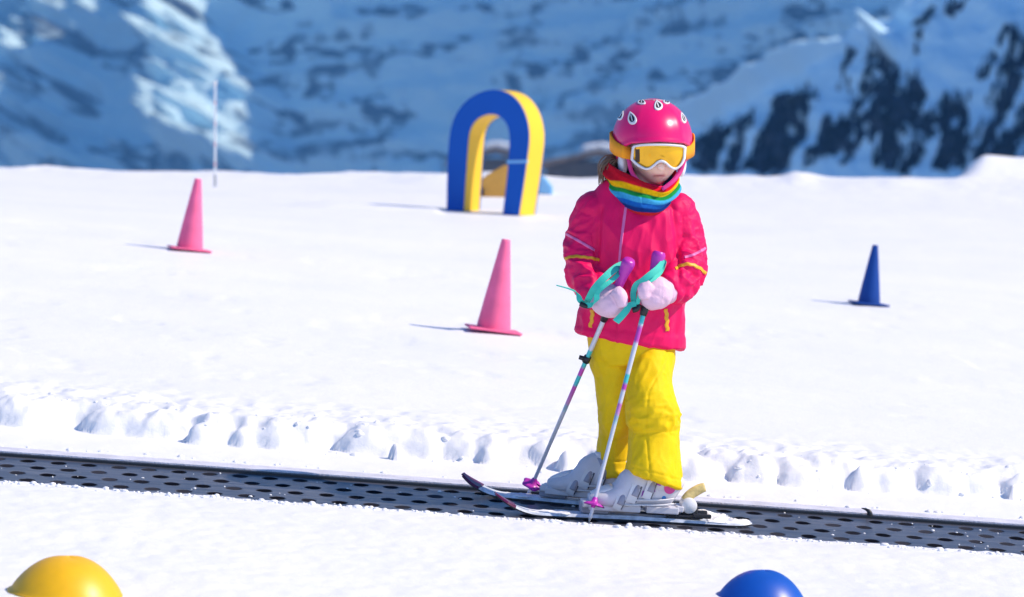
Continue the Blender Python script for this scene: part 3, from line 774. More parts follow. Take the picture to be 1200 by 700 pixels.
# huts beyond the crest
def hut(name, ua, ub, rtop, dist, label, posts=True, roofsnow=((.45, 1.05),)):
    k = dist / F
    x0, x1 = (ua - 600) * k, (ub - 600) * k; zt = (350 - rtop) * k; zb = (350 - 232) * k
    dep = (x1 - x0) * .7
    root = empty(name, ((x0 + x1) / 2, dist, zb), label, 'hut')
    bevel(obj('wall', *box(((x0 + x1) / 2, dist + dep / 2, (zb + zt - 12 * k) / 2 - 3), (x1 - x0, dep, zt - 12 * k - zb + 6)), M['wood_dark'], root, smooth=False), .05)
    w = x1 - x0; xm = x0 + w * .62
    # two-pitch roof, ridge running away from the camera
    prof = [(x0 - w * .08, zt - 14 * k), (xm, zt), (x1 + w * .08, zt - 9 * k)]
    def slab(a, b, t0, t1):
        V = []
        for (x, z) in (a, b):
            for y in (dist - .5, dist + dep + .5): V += [(x, y, z + t0), (x, y, z + t1)]
        return np.array(V), [(0, 1, 3, 2), (4, 6, 7, 5), (0, 4, 5, 1), (2, 3, 7, 6), (0, 2, 6, 4), (1, 5, 7, 3)]
    obj('roof', *merge([slab(prof[0], prof[1], -.2, 0), slab(prof[1], prof[2], -.2, 0)]), M['wood_dark'], root, smooth=False)
    def lerp(a, b, t): return tuple(np.array(a) * (1 - t) + np.array(b) * t)
    sn = obj('roof_snow', *merge([slab(lerp(prof[0], prof[1], .72), prof[1], .01, .28), slab(prof[1], prof[2], .012, .30)]), M['snow'], root, smooth=False); bevel(sn, .12, 3)
    for t in ((.68,) if posts else ()):
        xx = x0 + w * t
        obj('post', *box((xx, dist - .35, (zb + zt - 14 * k) / 2), (.22, .2, zt - 14 * k - zb)), M['wood_yellow'], root, smooth=False)
    for j in range(3):
        zz_ = zb + (zt - zb) * (.35 + .13 * j)
        obj('railing', *box(((x0 + x1) / 2, dist - .3, zz_), (w * 1.3, .08, .09)), M['wood_dark'], root, smooth=False)
    return root
hut('mountain_hut', 640, 738, 176, 150., 'dark timber hut with snow on its roof beyond the crest, just left of the skier')
hut('mountain_hut', 530, 612, 173, 170., 'dark timber hut with snow on its roof seen through the arch opening', posts=False)

# ------------------------------------------------------------------ the skier
PERSON = empty('person', W1(742, 602, 5), 'child in pink helmet, pink jacket and yellow trousers standing on skis with two poles', 'person')
TORSO = [(755, 214, 2, 22, 22), (753, 224, 2, 38, 27), (750, 232, 1, 51, 31), (748, 244, 0, 57, 35), (747, 265, 0, 59, 39), (746, 300, 2, 58, 42), (744, 335, 3, 58, 44), (741, 365, 1, 60, 42), (739, 386, -1, 62, 40), (738, 397, -2, 62, 40)]
ARM_L = [(706, 243, -3, 22, 22), (695, 258, -3, 26, 25), (689, 280, -2, 24, 25), (686, 302, 6, 22.5, 24), (688, 322, 20, 21, 23), (697, 338, 38, 19.5, 21), (705, 348, 50, 17, 18)]
ARM_R = [(788, 245, -3, 22, 22), (796, 262, -3, 25, 25), (799, 283, -2, 23.5, 25), (802, 306, 8, 23, 24), (800, 322, 22, 22, 23), (791, 335, 40, 20, 21), (782, 341, 50, 17.5, 18)]
LEG_F = [(760, 392, 0, 30, 26), (762, 420, 6, 28, 30), (760, 448, 20, 26.5, 34), (762, 474, 32, 29.5, 35), (765, 490, 36, 31, 34), (766, 501, 33, 28, 30), (766, 518, 35, 29, 32), (766, 543, 40, 31, 34), (766, 558, 42, 32, 37), (766, 566, 42, 31.5, 38)]
LEG_B = [(716, 392, -6, 27, 26), (719, 420, -6, 25, 30), (722, 448, -10, 24, 30), (724, 474, -12, 23, 30), (724, 490, -16, 22, 28), (723, 503, -26, 20, 26), (722, 525, -36, 21, 28), (722, 545, -42, 22.5, 31), (723, 557, -43, 23, 33)]
# jacket
jp = [loft(TORSO, 40, 4, power=2.3), loft(ARM_L, 28, 5), loft(ARM_R, 28, 5), ellipsoid((700, 246, -2), (26, 22, 26)), ellipsoid((792, 248, -2), (24, 22, 25))]
P, fs = remesh(jp, 1.35, 4)
P[:, 1] += np.where(P[:, 1] > 360, (P[:, 0] - 738) * .085 * sstep(360, 395, P[:, 1]), 0)     # hem dips to the right
def jac_disp(P):
    Nn = normals(P, fs)
    arm = np.clip(sstep(706, 690, P[:, 0]) + sstep(786, 802, P[:, 0]), 0, 1) * sstep(365, 345, P[:, 1])
    low = sstep(225, 250, P[:, 1])
    d = 2.4 * folds(P, (.45, 1, .1), 26, 3.2, 3) * low * (1 - arm)
    d += 1.2 * folds(P, (-.3, 1, 0), 13, 3, 4) * low * (1 - arm)
    d += arm * (4.2 * folds(P, (1, .35, .4), 15, 2.6, 5) * sstep(250, 290, P[:, 1]) + 1.3 * folds(P, (.8, -.5, .2), 9, 2.5, 6))
    # armholes and shoulder seams
    for x0, x1 in ((706, 699), (786, 795)):
        sx = np.interp(P[:, 1], [232, 300, 345], [x0, x1, x1]); d -= 4.0 * np.exp(-((P[:, 0] - sx) / 3.4) ** 2) * sstep(238, 250, P[:, 1]) * sstep(345, 320, P[:, 1]) * (P[:, 2] > 0)
    # placket edge right of the zip and hem
    d += 1.6 * sstep(729, 732, P[:, 0] - (P[:, 1] - 245) * -.05) * (P[:, 2] > 10) * (1 - arm) * np.exp(-np.maximum(P[:, 0] - 733, 0) / 12)
    d -= 1.3 * np.exp(-((P[:, 0] - (725 - (P[:, 1] - 318) * .03)) / 1.2) ** 2) * (P[:, 1] > 318) * (P[:, 1] < 384) * (P[:, 2] > 5)
    d += 1.3 * sstep(386, 393, P[:, 1] - (P[:, 0] - 738) * .085)
    return P + Nn * d[:, None]
P = jac_disp(P)
JS = Surf(P, fs)
jacket = obj('jacket', W(P), fs, M['jacket'], PERSON)
obj('front_zip', *(lambda q: (W(q[0]), q[1]))(stripe_on(JS, [(733.5, 243), (731, 262), (728, 285), (726, 308), (725.5, 318)], 1.5)), M['piping'], jacket)
for pts, hw, mm in (([(662, 273), (672, 279), (684, 286), (697, 294)], 1.6, 'piping'), ([(830, 288), (822, 294), (812, 299), (802, 302)], 1.6, 'piping')):
    obj('sleeve_piping', *(lambda q: (W(q[0]), q[1]))(stripe_on(JS, pts, hw)), M[mm], jacket)
for pts in ([(662, 303), (674, 301), (688, 302), (703, 305)], [(791, 315), (800, 311), (810, 310), (820, 315), (827, 321)]):
    obj('sleeve_stripe', *(lambda q: (W(q[0]), q[1]))(stripe_on(JS, pts, 1.8, wob=.35)), M['yellow_zip'], jacket)
for pts in ([(695, 362), (694, 372), (692, 384)], [(780.5, 362), (781, 374), (782, 388)]):
    obj('pocket_zip', *(lambda q: (W(q[0]), q[1]))(stripe_on(JS, pts, 2.2, wob=.55)), M['yellow_zip'], jacket)
# trousers
tp = [loft(LEG_F, 32, 5), loft(LEG_B, 28, 5), loft([(738, 372, 0, 50, 40), (738, 392, 0, 49, 40), (738, 412, 0, 46, 38), (738, 428, 0, 36, 32)], 36, 4)]
P, fs = remesh(tp, 1.4, 4)
P[:, 1] += (P[:, 0] - 776) * .34 * sstep(515, 560, P[:, 1]) * sstep(732, 738, P[:, 0])
Nn = normals(P, fs)
front = sstep(732, 742, P[:, 0]) * 1.0
kn = np.exp(-((P[:, 1] - 488) / 22) ** 2)
d = 1.5 * folds(P, (.25, 1, .2), 24, 3.4, 13) + .8 * folds(P, (-.6, 1, .2), 10, 2.5, 14)
d += kn * front * (2.4 * folds(P, (1, -.25, .3), 11, 2.6, 15))
d += sstep(530, 560, P[:, 1]) * .8 * folds(P, (1, .1, .2), 12, 2.4, 16)
hemF = 545 + .30 * (P[:, 0] - 735)
d -= .9 * np.exp(-((P[:, 1] - hemF) / 1.3) ** 2) * front
d -= 1.0 * np.exp(-((P[:, 1] - 541) / 1.3) ** 2) * (1 - front)
seam = np.interp(P[:, 1], [400, 430, 460, 500, 560], [784, 776, 760, 757, 762])
d -= 1.0 * np.exp(-((P[:, 0] - seam) / 1.1) ** 2) * (P[:, 2] > 10) * front
d -= 2.0 * np.exp(-((P[:, 0] - (735 + (P[:, 1] - 400) * .0)) / 2.0) ** 2) * (P[:, 1] < 470) * (P[:, 2] > 0) * sstep(400, 430, P[:, 1])
pk = np.exp(-((P[:, 0] - 697) / 12) ** 2) * np.exp(-((P[:, 1] - 425) / 14) ** 4); d += 3.0 * pk
P = P + Nn * d[:, None]
TS = Surf(P, fs)
trousers = obj('trousers', W(P), fs, M['pants'], PERSON)
# hem of the jacket hides the waist; boots below
# body under the clothes: one continuous figure with the face
yaw = math.radians(11); fw = np.array([math.sin(yaw), .02, math.cos(yaw)]); fw /= np.linalg.norm(fw)
sd = np.cross((0, 1, 0), fw); sd /= np.linalg.norm(sd); dn = np.cross(fw, sd)          # dn points down the face (+row)
HC = np.array([767, 171, 6.])
def thin(path, f): return [(a, b, c, r1 * f, r2 * f) for a, b, c, r1, r2 in path]
hv, hf = ellipsoid((0, 0, 0), (36, 46, 40), 40, 30)
low = sstep(5, 44, hv[:, 1]); hv[:, 0] *= 1 - .28 * low; hv[:, 2] += 4 * low
hv[:, 2] = np.where(hv[:, 2] > 0, hv[:, 2], hv[:, 2])
hw_ = HC + hv[:, :1] * sd + hv[:, 1:2] * dn + hv[:, 2:3] * fw
bp = [(hw_, hf), ellipsoid(HC + fw * 42 + dn * 24, (5.5, 5, 6)), ellipsoid(HC + fw * 38 + dn * 16, (4, 9, 6)), loft([(762, 200, 0, 19, 19), (758, 225, 0, 18, 18), (755, 240, 0, 24, 20)], 20, 3), loft(thin(TORSO[2:], .62), 24, 3), loft(thin(ARM_L, .5), 16, 3), loft(thin(ARM_R, .5), 16, 3), loft(thin(LEG_F, .5), 16, 3), loft(thin(LEG_B, .5), 16, 3), loft([(738, 380, 0, 34, 26), (738, 420, 0, 30, 24)], 20, 3)]
P, fs = remesh(bp, 1.2, 5)
loc = P - HC; ls, ld, lf = loc @ sd, loc @ dn, loc @ fw
face = (lf > 15) & (P[:, 1] < 230)
lip = np.exp(-((ls / 7.5) ** 4 + ((ld - 34.5) / 2.6) ** 2)) * face
mouth = np.exp(-((ls / 7) ** 4 + ((ld - 34.5 - .012 * ls ** 2) / .8) ** 2)) * face
chin = np.exp(-((ls / 9) ** 2 + ((ld - 44) / 5) ** 2)) * face
Pd = P + np.outer(1.6 * lip - 1.6 * mouth + 2.0 * chin, fw)
skin = np.array([[1.0, .68, .54]]) * np.ones((len(P), 1))
cheek = np.exp(-(((np.abs(ls) - 18) / 10) ** 2 + ((ld - 26) / 10) ** 2)) * face
skin = skin + cheek[:, None] * np.array([[.02, -.07, -.06]])
skin = skin * (1 - lip[:, None] * .8) + lip[:, None] * .8 * np.array([[.66, .20, .20]])
skin = skin * (1 - mouth[:, None] * .75) + mouth[:, None] * .75 * np.array([[.30, .06, .06]])
obj('body', W(Pd), fs, M['skin'], PERSON, cols=np.clip(skin, .01, 1))

# helmet
hc = np.array([764.5, 164., 2.]); hr = np.array([47., 48.5, 55.])
nA_, nP_ = 96, 40
V = []
az = np.linspace(0, 2 * np.pi, nA_, endpoint=False)
def helm_pt(a, ph, off=0.):                      # a: 0 = facing direction, ph: 0 = crown
    s_, c_ = math.sin(a), math.cos(a)
    r = hr + off
    q = np.array([r[0] * math.sin(ph) * s_, -r[1] * math.cos(ph), r[2] * math.sin(ph) * c_])
    # flatten the temples a little and add the moulded edge over the ears
    cy, sy = math.cos(yaw), math.sin(yaw)
    q = np.array([q[0] * cy + q[2] * sy * (47 / 55), q[1], q[2] * cy - q[0] * sy * (55 / 47)])
    return hc + q
def helm_low(a):                                 # how far down the shell reaches
    x = abs(((a + math.pi) % (2 * math.pi)) - math.pi)
    return np.interp(x, [0, .75, 1.15, 1.6, 2.4, 3.15], [1.62, 1.66, 1.80, 2.12, 2.2, 2.05])
rows_ = []
for j in range(nP_ + 1):
    for a in az:
        ph = helm_low(a) * (j / nP_) + 1e-3
        crease = .9 * math.exp(-((abs(((a + math.pi) % (2 * math.pi)) - math.pi) - .62) / .10) ** 2) * sstep(.5, 1.1, ph)
        lipo = 1.2 * sstep(.93, .97, j / nP_)
        rows_.append(helm_pt(a, ph, float(crease + lipo)))
for j in range(8, -1, -1):                       # inner face
    for a in az:
        rows_.append(helm_pt(a, helm_low(a) * (.35 + .65 * j / 8) + 1e-3, -4.5))
V = np.array(rows_); fs = gridfaces(nP_ + 10, nA_, wrapv=True)
HS = Surf(V, fs)
helmet = obj('helmet', W(V), fs, M['helmet'], PERSON)
def teardrop(cx, cy, h, w, rot, cx_=0):
    th = np.linspace(0, 2 * np.pi, 28, endpoint=False)
    x = w * np.sin(th) * (np.sin((th) / 2) ** .9); y = -h * np.cos(th)
    c_, s_ = math.cos(rot), math.sin(rot)
    return np.stack([cx + c_ * x - s_ * y, cy + s_ * x + c_ * y], 1)
for cx, cy, h, w, rot in ((740.6, 138.5, 8.0, 6.6, -.25), (727.8, 135.5, 6.2, 4.0, .45), (752, 119.8, 3.0, 6.2, .1), (771, 123.6, 6.0, 6.6, -.35), (781, 119.4, 2.6, 5.2, .25), (800.3, 138.2, 7.0, 3.2, -.35)):
    Vv = []; ok = True
    loops = [(1.0, .2), (.96, 1.0), (.62, 1.0), (.56, .35), (.2, .3)]
    for f, lift in loops:
        for q in teardrop(cx, cy, h * f, w * f, rot):
            hh = HS.hit(q[0], q[1], lift)
            if hh is None: hh = np.array(helm_pt(0, .3, lift))
            Vv.append(hh)
    Vv = np.array(Vv); fv = gridfaces(5, 28, wrapv=True) + [tuple(4 * 28 + i for i in range(28))]
    bar = []
    for q_, sx in ((-.58, -1), (-.58, 1), (.58, 1), (.58, -1)):
        x_, y_ = sx * w * .09, q_ * h * .8; c_, s_ = math.cos(rot), math.sin(rot)
        hh = HS.hit(cx + c_ * x_ - s_ * y_, cy + s_ * x_ + c_ * y_, .9)
        bar.append(hh if hh is not None else Vv[-1])
    nb_ = len(Vv); Vv = np.vstack([Vv, np.array(bar), np.array(bar) - [0, 0, .8]]); fv.insert(0, (nb_, nb_ + 1, nb_ + 2, nb_ + 3)); fv.insert(0, (nb_ + 7, nb_ + 6, nb_ + 5, nb_ + 4))
    obj('vent', W(Vv), fv, None, helmet, mats=[M['white_plastic'], M['vent_dark']], fmat=[0] * (28 * 2 + 2) + [1] * (len(fv) - 58))
# white divider bar across each vent is too small; ear pads and chin straps
for a0, u_off in ((-1.62, 0), (1.62, 0)):
    c0 = helm_pt(a0, 2.05, -4); ep = ellipsoid(c0 + np.array([3 if a0 < 0 else -3, 6, 6]), (6, 17, 17), 20, 14)
    obj('ear_pad', W(ep[0]), ep[1], M['white_plastic'], helmet)
st, sf = ribbon([(736, 180, 34), (737.5, 190, 36), (740, 201, 38), (747, 213, 44), (757, 222, 48)], [(2.2, 0, -2), (2.2, .2, -2), (2.2, .5, -2), (2.4, -2.2, -1), (1.5, -3, 0)], 1.5)
obj('chin_strap', W(st), sf, M['lining'], helmet)
st, sf = ribbon([(802, 182, 30), (800, 192, 34), (796, 203, 38), (788, 213, 44), (776, 222, 48)], [(2.6, 0, 2), (2.6, .5, 2), (2.2, 1.4, 1), (1.8, 1.9, 0), (1.2, 2, 0)], 1.5)
obj('chin_strap', W(st), sf, M['lining'], helmet)
# goggles
def gog_w(u, v=182.): return 61 - ((u - 774) / 46.) ** 2 * 27 + (182. - v) * .28
OUT_T = [(740.2, 172.5), (743, 170.2), (752, 169.0), (765, 168.5), (780, 168.6), (793, 169.4), (801, 170.4), (804.6, 172.5)]
OUT_B = [(738.6, 187.5), (744.5, 193.5), (751, 197.6), (757, 199.6), (762, 198.8), (767, 195.6), (771, 192.2), (775, 190.6), (779, 192), (782.6, 195.2), (787, 198.4), (791.6, 199.6), (797, 196.4), (801, 191.6), (803.6, 186)]
IN_T = [(743.4, 173.8), (746, 172.6), (755, 171.6), (766, 171.2), (780, 171.3), (792, 172), (798.6, 172.9), (801, 174.6)]
IN_B = [(742.2, 186.4), (747, 191), (752.4, 194.6), (757.2, 196.6), (761.2, 195.8), (765.8, 192.6), (770, 189.0), (775, 187.4), (779.8, 189), (783.6, 192.2), (787.6, 195.4), (791.6, 196.4), (795.6, 193.8), (798.6, 189.4), (800.2, 185)]
def loop_pts(T_, B_, n=44, m=60):
    return np.vstack([resamp(T_, n), resamp(B_[::-1], m)])
lo_, li_ = loop_pts(OUT_T, OUT_B), loop_pts(IN_T, IN_B); k = len(lo_)
def lay(L_, dw): return np.stack([L_[:, 0], L_[:, 1], gog_w(L_[:, 0], L_[:, 1]) + dw], 1)
mid = lo_ * .5 + li_ * .5
rings = [lay(lo_, -22), lay(lo_, -1.5), lay(lo_ * .8 + li_ * .2, .6), lay(mid, 1.2), lay(lo_ * .15 + li_ * .85, .5), lay(li_, -1.2), lay(li_, -6)]
V = np.vstack(rings); fs = gridfaces(len(rings), k, wrapv=True)
gog = obj('goggles', W(V), fs, M['white_plastic'], PERSON)
us = np.linspace(741.6, 801.4, 70); tP, bP = resamp(IN_T, 200), resamp(IN_B, 200)
V = []
for u in us:
    a, b = np.interp(u, tP[:, 0], tP[:, 1]) - .8, np.interp(u, bP[:, 0], bP[:, 1]) + .8
    for t in np.linspace(0, 1, 16):
        v = a + (b - a) * t; V.append((u, v, gog_w(u, v) - 2.4 + 1.4 * (1 - (2 * t - 1) ** 2)))
obj('lens', W(V), gridfaces(70, 16), M['lens'], gog)
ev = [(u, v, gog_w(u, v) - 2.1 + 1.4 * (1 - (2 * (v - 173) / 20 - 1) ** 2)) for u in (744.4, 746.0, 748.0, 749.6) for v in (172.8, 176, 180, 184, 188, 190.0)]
obj('painted_reflection_strip', W(ev), gridfaces(4, 6), M['lens_reflection'], gog)  # dark reflection in the lens, painted as a thin strip on it
# strap round the helmet
sp_, wv_ = [], []
def strap_pt(a):
    x = ((a + math.pi) % (2 * math.pi)) - math.pi
    ph = np.interp(abs(x), [0, .9, 1.3, 1.6, 2.4, 3.15], [1.88, 1.88, 1.76, 1.62, 1.52, 1.5])
    return helm_pt(a, ph, 2.6)
ang_ = np.linspace(.98, 2 * math.pi - .98, 40)
for a in ang_:
    sp_.append(strap_pt(a)); x = abs(((a + math.pi) % (2 * math.pi)) - math.pi)
    hh = np.interp(x, [.9, 1.25, 1.6, 3.15], [7.2, 8.2, 9.6, 9.6]); wv_.append((0, hh, -1.5))
sp_ = [(803, 180, gog_w(803) - 12)] + sp_ + [(740, 180, gog_w(740) - 12)]; wv_ = [(0, 7.5, 0)] + wv_ + [(0, 7.5, 0)]
V, fs = ribbon(sp_, wv_, 1.6, 4)
obj('goggle_strap', W(V), fs, M['strap_orange'], gog)
# hair
hp = []
for i in range(90):
    u0, v0, w0 = RNG.normal(724, 3.0), RNG.normal(188, 3.0), RNG.normal(2, 5)
    l = RNG.uniform(.7, 1.15); s_ = RNG.normal()
    hp.append(tube([(u0, v0, w0, .75), (u0 - 7 * l, v0 + 1 + s_, w0 + 2, .75), (u0 - 13 * l, v0 + 7 + s_, w0 + 3, .65), (u0 - 15.5 * l + s_, v0 + 15 * l, w0 + 3, .55), (u0 - 15 * l + 1.5 * s_, v0 + 23 * l, w0 + 3, .3)], 5, 3))
hv_, hf_ = merge(hp); obj('hair', W(hv_), hf_, M['hair'], PERSON)

# neck warmer: rainbow fleece tube, slumped in folds
nt_, na_ = 70, 180
def per(a, tab):
    x = ((a + math.pi) % (2 * math.pi)) - math.pi
    k = np.array(tab); k = np.vstack([k[-2:] - [2 * math.pi, 0], k, k[:2] + [2 * math.pi, 0]])
    return float(sum(np.interp(x + q, k[:, 0], k[:, 1]) * w_ for q, w_ in ((-.24, .15), (-.12, .22), (0, .26), (.12, .22), (.24, .15))))
rim_v = lambda a: per(a, [(-3.0, 184), (-2.2, 185), (-1.57, 188), (-1.0, 195), (-.6, 202), (0, 212), (.3, 218), (.55, 221), (.9, 217), (1.25, 209), (1.57, 202), (2.2, 190)])
low_v = lambda a: per(a, [(-3.0, 226), (-2.2, 224), (-1.57, 224), (-1.0, 237), (-.5, 248), (0, 253), (.5, 252), (1.0, 244), (1.57, 232), (2.2, 226)])
V = []; C_ = []
RAIN = [(0, (.62, .006, .02)), (.20, (.62, .006, .02)), (.235, (.90, .48, .0)), (.37, (.90, .50, .0)), (.40, (.01, .24, .04)), (.50, (.015, .30, .06)), (.53, (.06, .42, .70)), (.66, (.06, .40, .70)), (.69, (.012, .13, .48)), (.80, (.01, .11, .42)), (.84, (.006, .035, .20)), (.94, (.006, .035, .20)), (.955, (.55, .02, .02)), (1, (.55, .02, .02))]
rt = np.array([r_[0] for r_ in RAIN]); rc = np.array([r_[1] for r_ in RAIN])
for i in range(nt_):
    t = i / (nt_ - 1)
    for j in range(na_):
        a = 2 * math.pi * j / na_                # 0 = towards the camera, pi/2 = photo right
        s_, c_ = math.sin(a), math.cos(a)
        vt = rim_v(a); vb = low_v(a)
        v = vt + (vb - vt) * t
        rx = 40 + 6.0 * math.sin(math.pi * min(1, t * 1.15)) - 5 * t * t; rw = 40 + 5 * math.sin(math.pi * t) - 3 * t * t
        fo__ = 2.6 * math.sin(9 * t + 1.3 * a + .8 * math.sin(2 * a)) * math.sin(math.pi * min(1, t * 1.05)) + 1.4 * math.sin(17 * t - 2.1 * a)
        cx = 752.5 + 0 * t
        V.append((cx + (rx + fo__) * s_, v + .8 * math.sin(3 * a), 6 + (rw + fo__) * c_))
        tt_ = t + .035 * math.sin(a * 2 + 1) + .05 * s_ * (1 - t) + .012 * math.sin(7 * a) - .05 * math.exp(-((s_ + .9) / .3) ** 2) * 2.2
        C_.append([np.interp(np.clip(tt_, 0, 1), rt, rc[:, q]) for q in range(3)])
n1_ = len(V)
for i in range(10):                              # turned-in top edge
    t = i / 9
    for j in range(na_):
        a = 2 * math.pi * j / na_; s_, c_ = math.sin(a), math.cos(a)
        V.append((752.5 + (40 - 9 * t) * s_, rim_v(a) - 2.5 * math.sin(math.pi * min(t * 2, 1)) + 16 * t, 6 + (39 - 9 * t) * c_)); C_.append((.62, .006, .02) if t < .5 else (.03, .10, .4))
order = list(range(n1_, len(V))); V = np.array(V); C_ = np.array(C_)
Vall = np.vstack([V[n1_:].reshape(10, na_, 3)[::-1].reshape(-1, 3), V[:n1_]]); Call = np.vstack([C_[n1_:].reshape(10, na_, 3)[::-1].reshape(-1, 3), C_[:n1_]])
obj('neck_warmer', W(Vall), gridfaces(nt_ + 10, na_, wrapv=True), M['warmer'], PERSON, cols=Call)

# mittens
def mitten(c, r, thumb, cuffdir, seed):
    c = np.array(c, float)
    parts = [ellipsoid(c, r, 28, 20), ellipsoid(c + np.array([.15 * r[0] * thumb[0], .30 * r[1], .15 * r[2]]), (r[0] * .85, r[1] * .75, r[2] * .85)),
             loft([(*(c + np.array(thumb[1])), 8.5, 8), (*(c + np.array(thumb[2])), 8, 8), (*(c + np.array(thumb[3])), 6, 6)], 16, 4),
             loft([(*(c + np.array(cuffdir) * .2), 17, 17), (*(c + np.array(cuffdir) * .75), 15, 15), (*(c + np.array(cuffdir) * 1.0), 13.5, 13.5), (*(c + np.array(cuffdir) * 1.15), 13, 13)], 20, 3)]
    P, fs = remesh(parts, 1.1, 4); Nn = normals(P, fs)
    q = P - c
    ang2 = np.arctan2(q[:, 1], q[:, 0])
    d = .5 * folds(P, (.5, 1, .2), 14, 2.4, seed) + .35 * folds(P, (.9, .4, .5), 6, 2.5, seed + 3)
    # gathers towards the cuff
    cd = np.array(cuffdir, float); cl = np.linalg.norm(cd); al = q @ (cd / cl)
    d += .8 * np.sin(al * 1.0 + .6 * np.sin(ang2 * 3)) * sstep(cl * .25, cl * .6, al)
    obj('mitten', W(P + Nn * d[:, None]), fs, M['mitten'], PERSON)
mitten((713, 352, 64), (21.5, 19.5, 19), (1, (8, -10, 14), (14, -4, 18), (16, 7, 16)), (-15, -9, -16), 31)
mitten((769, 343, 64), (20, 19.5, 19), (-1, (-8, -9, 14), (-14, -3, 18), (-14, 7, 16)), (17, -3, -16), 37)

# ------------------------------------------------------------------ skis, bindings, boots
def ski_frame(u, y, tipdir):
    x = (u - 600) * y / F; o = np.array([x, y, float(base_z(x, y)) + .001])
    f2 = np.array([tipdir[0], tipdir[1]]); f2 /= np.linalg.norm(f2)
    e = .3; dz = float(base_z(x + f2[0] * e, y + f2[1] * e) - base_z(x - f2[0] * e, y - f2[1] * e)) / (2 * e)
    f = np.array([f2[0], f2[1], dz]); f /= np.linalg.norm(f)
    up = gnormal(x, y); sdv = np.cross(up, f); sdv /= np.linalg.norm(sdv); up = np.cross(f, sdv)
    return o, np.stack([f, sdv, up], 1)
def to_w(V, fr): return np.asarray(V, float) @ fr[1].T + fr[0]
def ski(fr, x0, x1, label):
    root = empty('ski', fr[0], label, 'ski', 'pair of skis under the child')
    xs_ = np.linspace(x0, x1, 90); V = []
    c0 = x1 - .125
    def prof(x):
        t = (x - x0) / (x1 - x0)
        w = np.interp(t, [0, .04, .1, .45, .8, .90, .96, 1], [.018, .030, .034, .028, .037, .037, .030, .012])
        z = 2.9 * max(0, x - c0) ** 2 + .6 * max(0, x0 + .05 - x) ** 2 * 3
        return w, z, np.interp(t, [0, .2, .5, .8, 1], [.007, .011, .014, .010, .005])
    def sect(xs_, a, b, inset=0):
        V = []
        for x in xs_:
            w, z, h = prof(x); w -= inset
            sl = 5.8 * max(0, x - c0)
            n_ = np.array([-sl, 0, 1]) / math.hypot(sl, 1)
            for y, q in ((-w, a(h)), (w, a(h)), (w * (1 - .12 * (b(h) > .005)), b(h)), (-w * (1 - .12 * (b(h) > .005)), b(h))):
                V.append(np.array([x, y, z]) + n_ * q)
        return np.array(V), gridfaces(len(xs_), 4, wrapv=True) + [(0, 1, 2, 3), tuple((len(xs_) - 1) * 4 + k_ for k_ in (3, 2, 1, 0))]
    def part(name, q, m, sm=False): return obj(name, to_w(q[0], fr), q[1], m, root, smooth=sm)
    part('base', sect(xs_, lambda h: .001, lambda h: .0045), M['black'])
    xt = x1 - .052
    part('top_sheet', sect(np.linspace(x0, xt, 80), lambda h: .0048, lambda h: h + .001, .0015), M['ski_top'])
    part('tip_guard', sect(np.linspace(xt + .001, x1 + .004, 16), lambda h: .0046, lambda h: h + .004, -.002), M['tip'])
    # bindings
    zt = .0155
    tb = merge([box((.115, 0, zt + .006), (.075, .050, .012)), box((.142, 0, zt + .018), (.022, .046, .020)), box((.120, .020, zt + .018), (.035, .010, .014)), box((.120, -.020, zt + .018), (.035, .010, .014))])
    bevel(part('toe_binding', tb, M['boot_dark']), .004)
    hb = merge([box((-.128, 0, zt + .005), (.10, .052, .010)), box((-.142, 0, zt + .020), (.04, .044, .022))])
    bevel(part('heel_binding', hb, M['black']), .004)
    V, fs = lathe([(.0005, -.026), (.019, -.026), (.021, -.022), (.021, .022), (.019, .026), (.0005, .026)], 28)
    V = V[:, [0, 2, 1]] + np.array([-.138, 0, zt + .034]); part('heel_drum', (V, fs), M['white_plastic'], True)
    lv = loft([(-.128, 0, zt + .045, .013, .010), (-.142, 0, zt + .062, .014, .009), (-.165, 0, zt + .078, .014, .007), (-.180, 0, zt + .084, .012, .005)], 14, 4, ref=(0, 1, 0))
    lv2 = part('heel_lever', lv, M['yellow_lever'], True)
    for sy in (-1, 1): bevel(part('ski_brake', box((-.172, sy * .034, zt + .010), (.05, .008, .012)), M['black']), .003)
    # packed snow stuck on the tail
    def crust(xa, xb, hw, hh, seed, name='caked_snow'):          # a thin lumpy crust lying on the top sheet
        gx, gy = np.linspace(xa, xb, 80), np.linspace(-1, 1, 18); V = []
        for layer_ in (0, 1):
            for x in gx:
                w, z, h = prof(x); env = math.sin(math.pi * (x - xa) / (xb - xa)) ** .35
                for y in gy:
                    e_ = max(0, 1 - abs(y) ** 4) * env; n_ = float(fbm(np.array([x * 45]), np.array([y * 2.5]), seed=seed, o=3)[0])
                    V.append((x, y * (w - .001) * hw * (.75 + .5 * float(vnoise(np.array([x * 30]), np.array([seed * 1.]))[0])), z + h + .0005 + (hh * e_ * max(0, n_ - .25) * 1.6 if layer_ else -.001)))
        n_ = 80 * 18; fs = gridfaces(80, 18) + [tuple(i + n_ for i in f) for f in gridfaces(80, 18)]
        for i in range(79):
            for j in (0, 17): fs.append((i * 18 + j, (i + 1) * 18 + j, (i + 1) * 18 + j + n_, i * 18 + j + n_))
        for i in (0, 79):
            for j in range(17): fs.append((i * 18 + j, i * 18 + j + 1, i * 18 + j + 1 + n_, i * 18 + j + n_))
        part(name, (np.array(V), fs), M['snow'], True)
    crust(x0 + .004, -.19, .95, .016, 201); crust(.17, x1 - .09, .9, .005, 202)
    return root
M['yellow_lever'] = mat('yellow_grey_lever', (.72, .56, .22), .4, var=.3, vscale=60)
FRF = ski_frame(745, 10.372, (-1, -.12)); FRB = ski_frame(697, 10.572, (-1, .22))
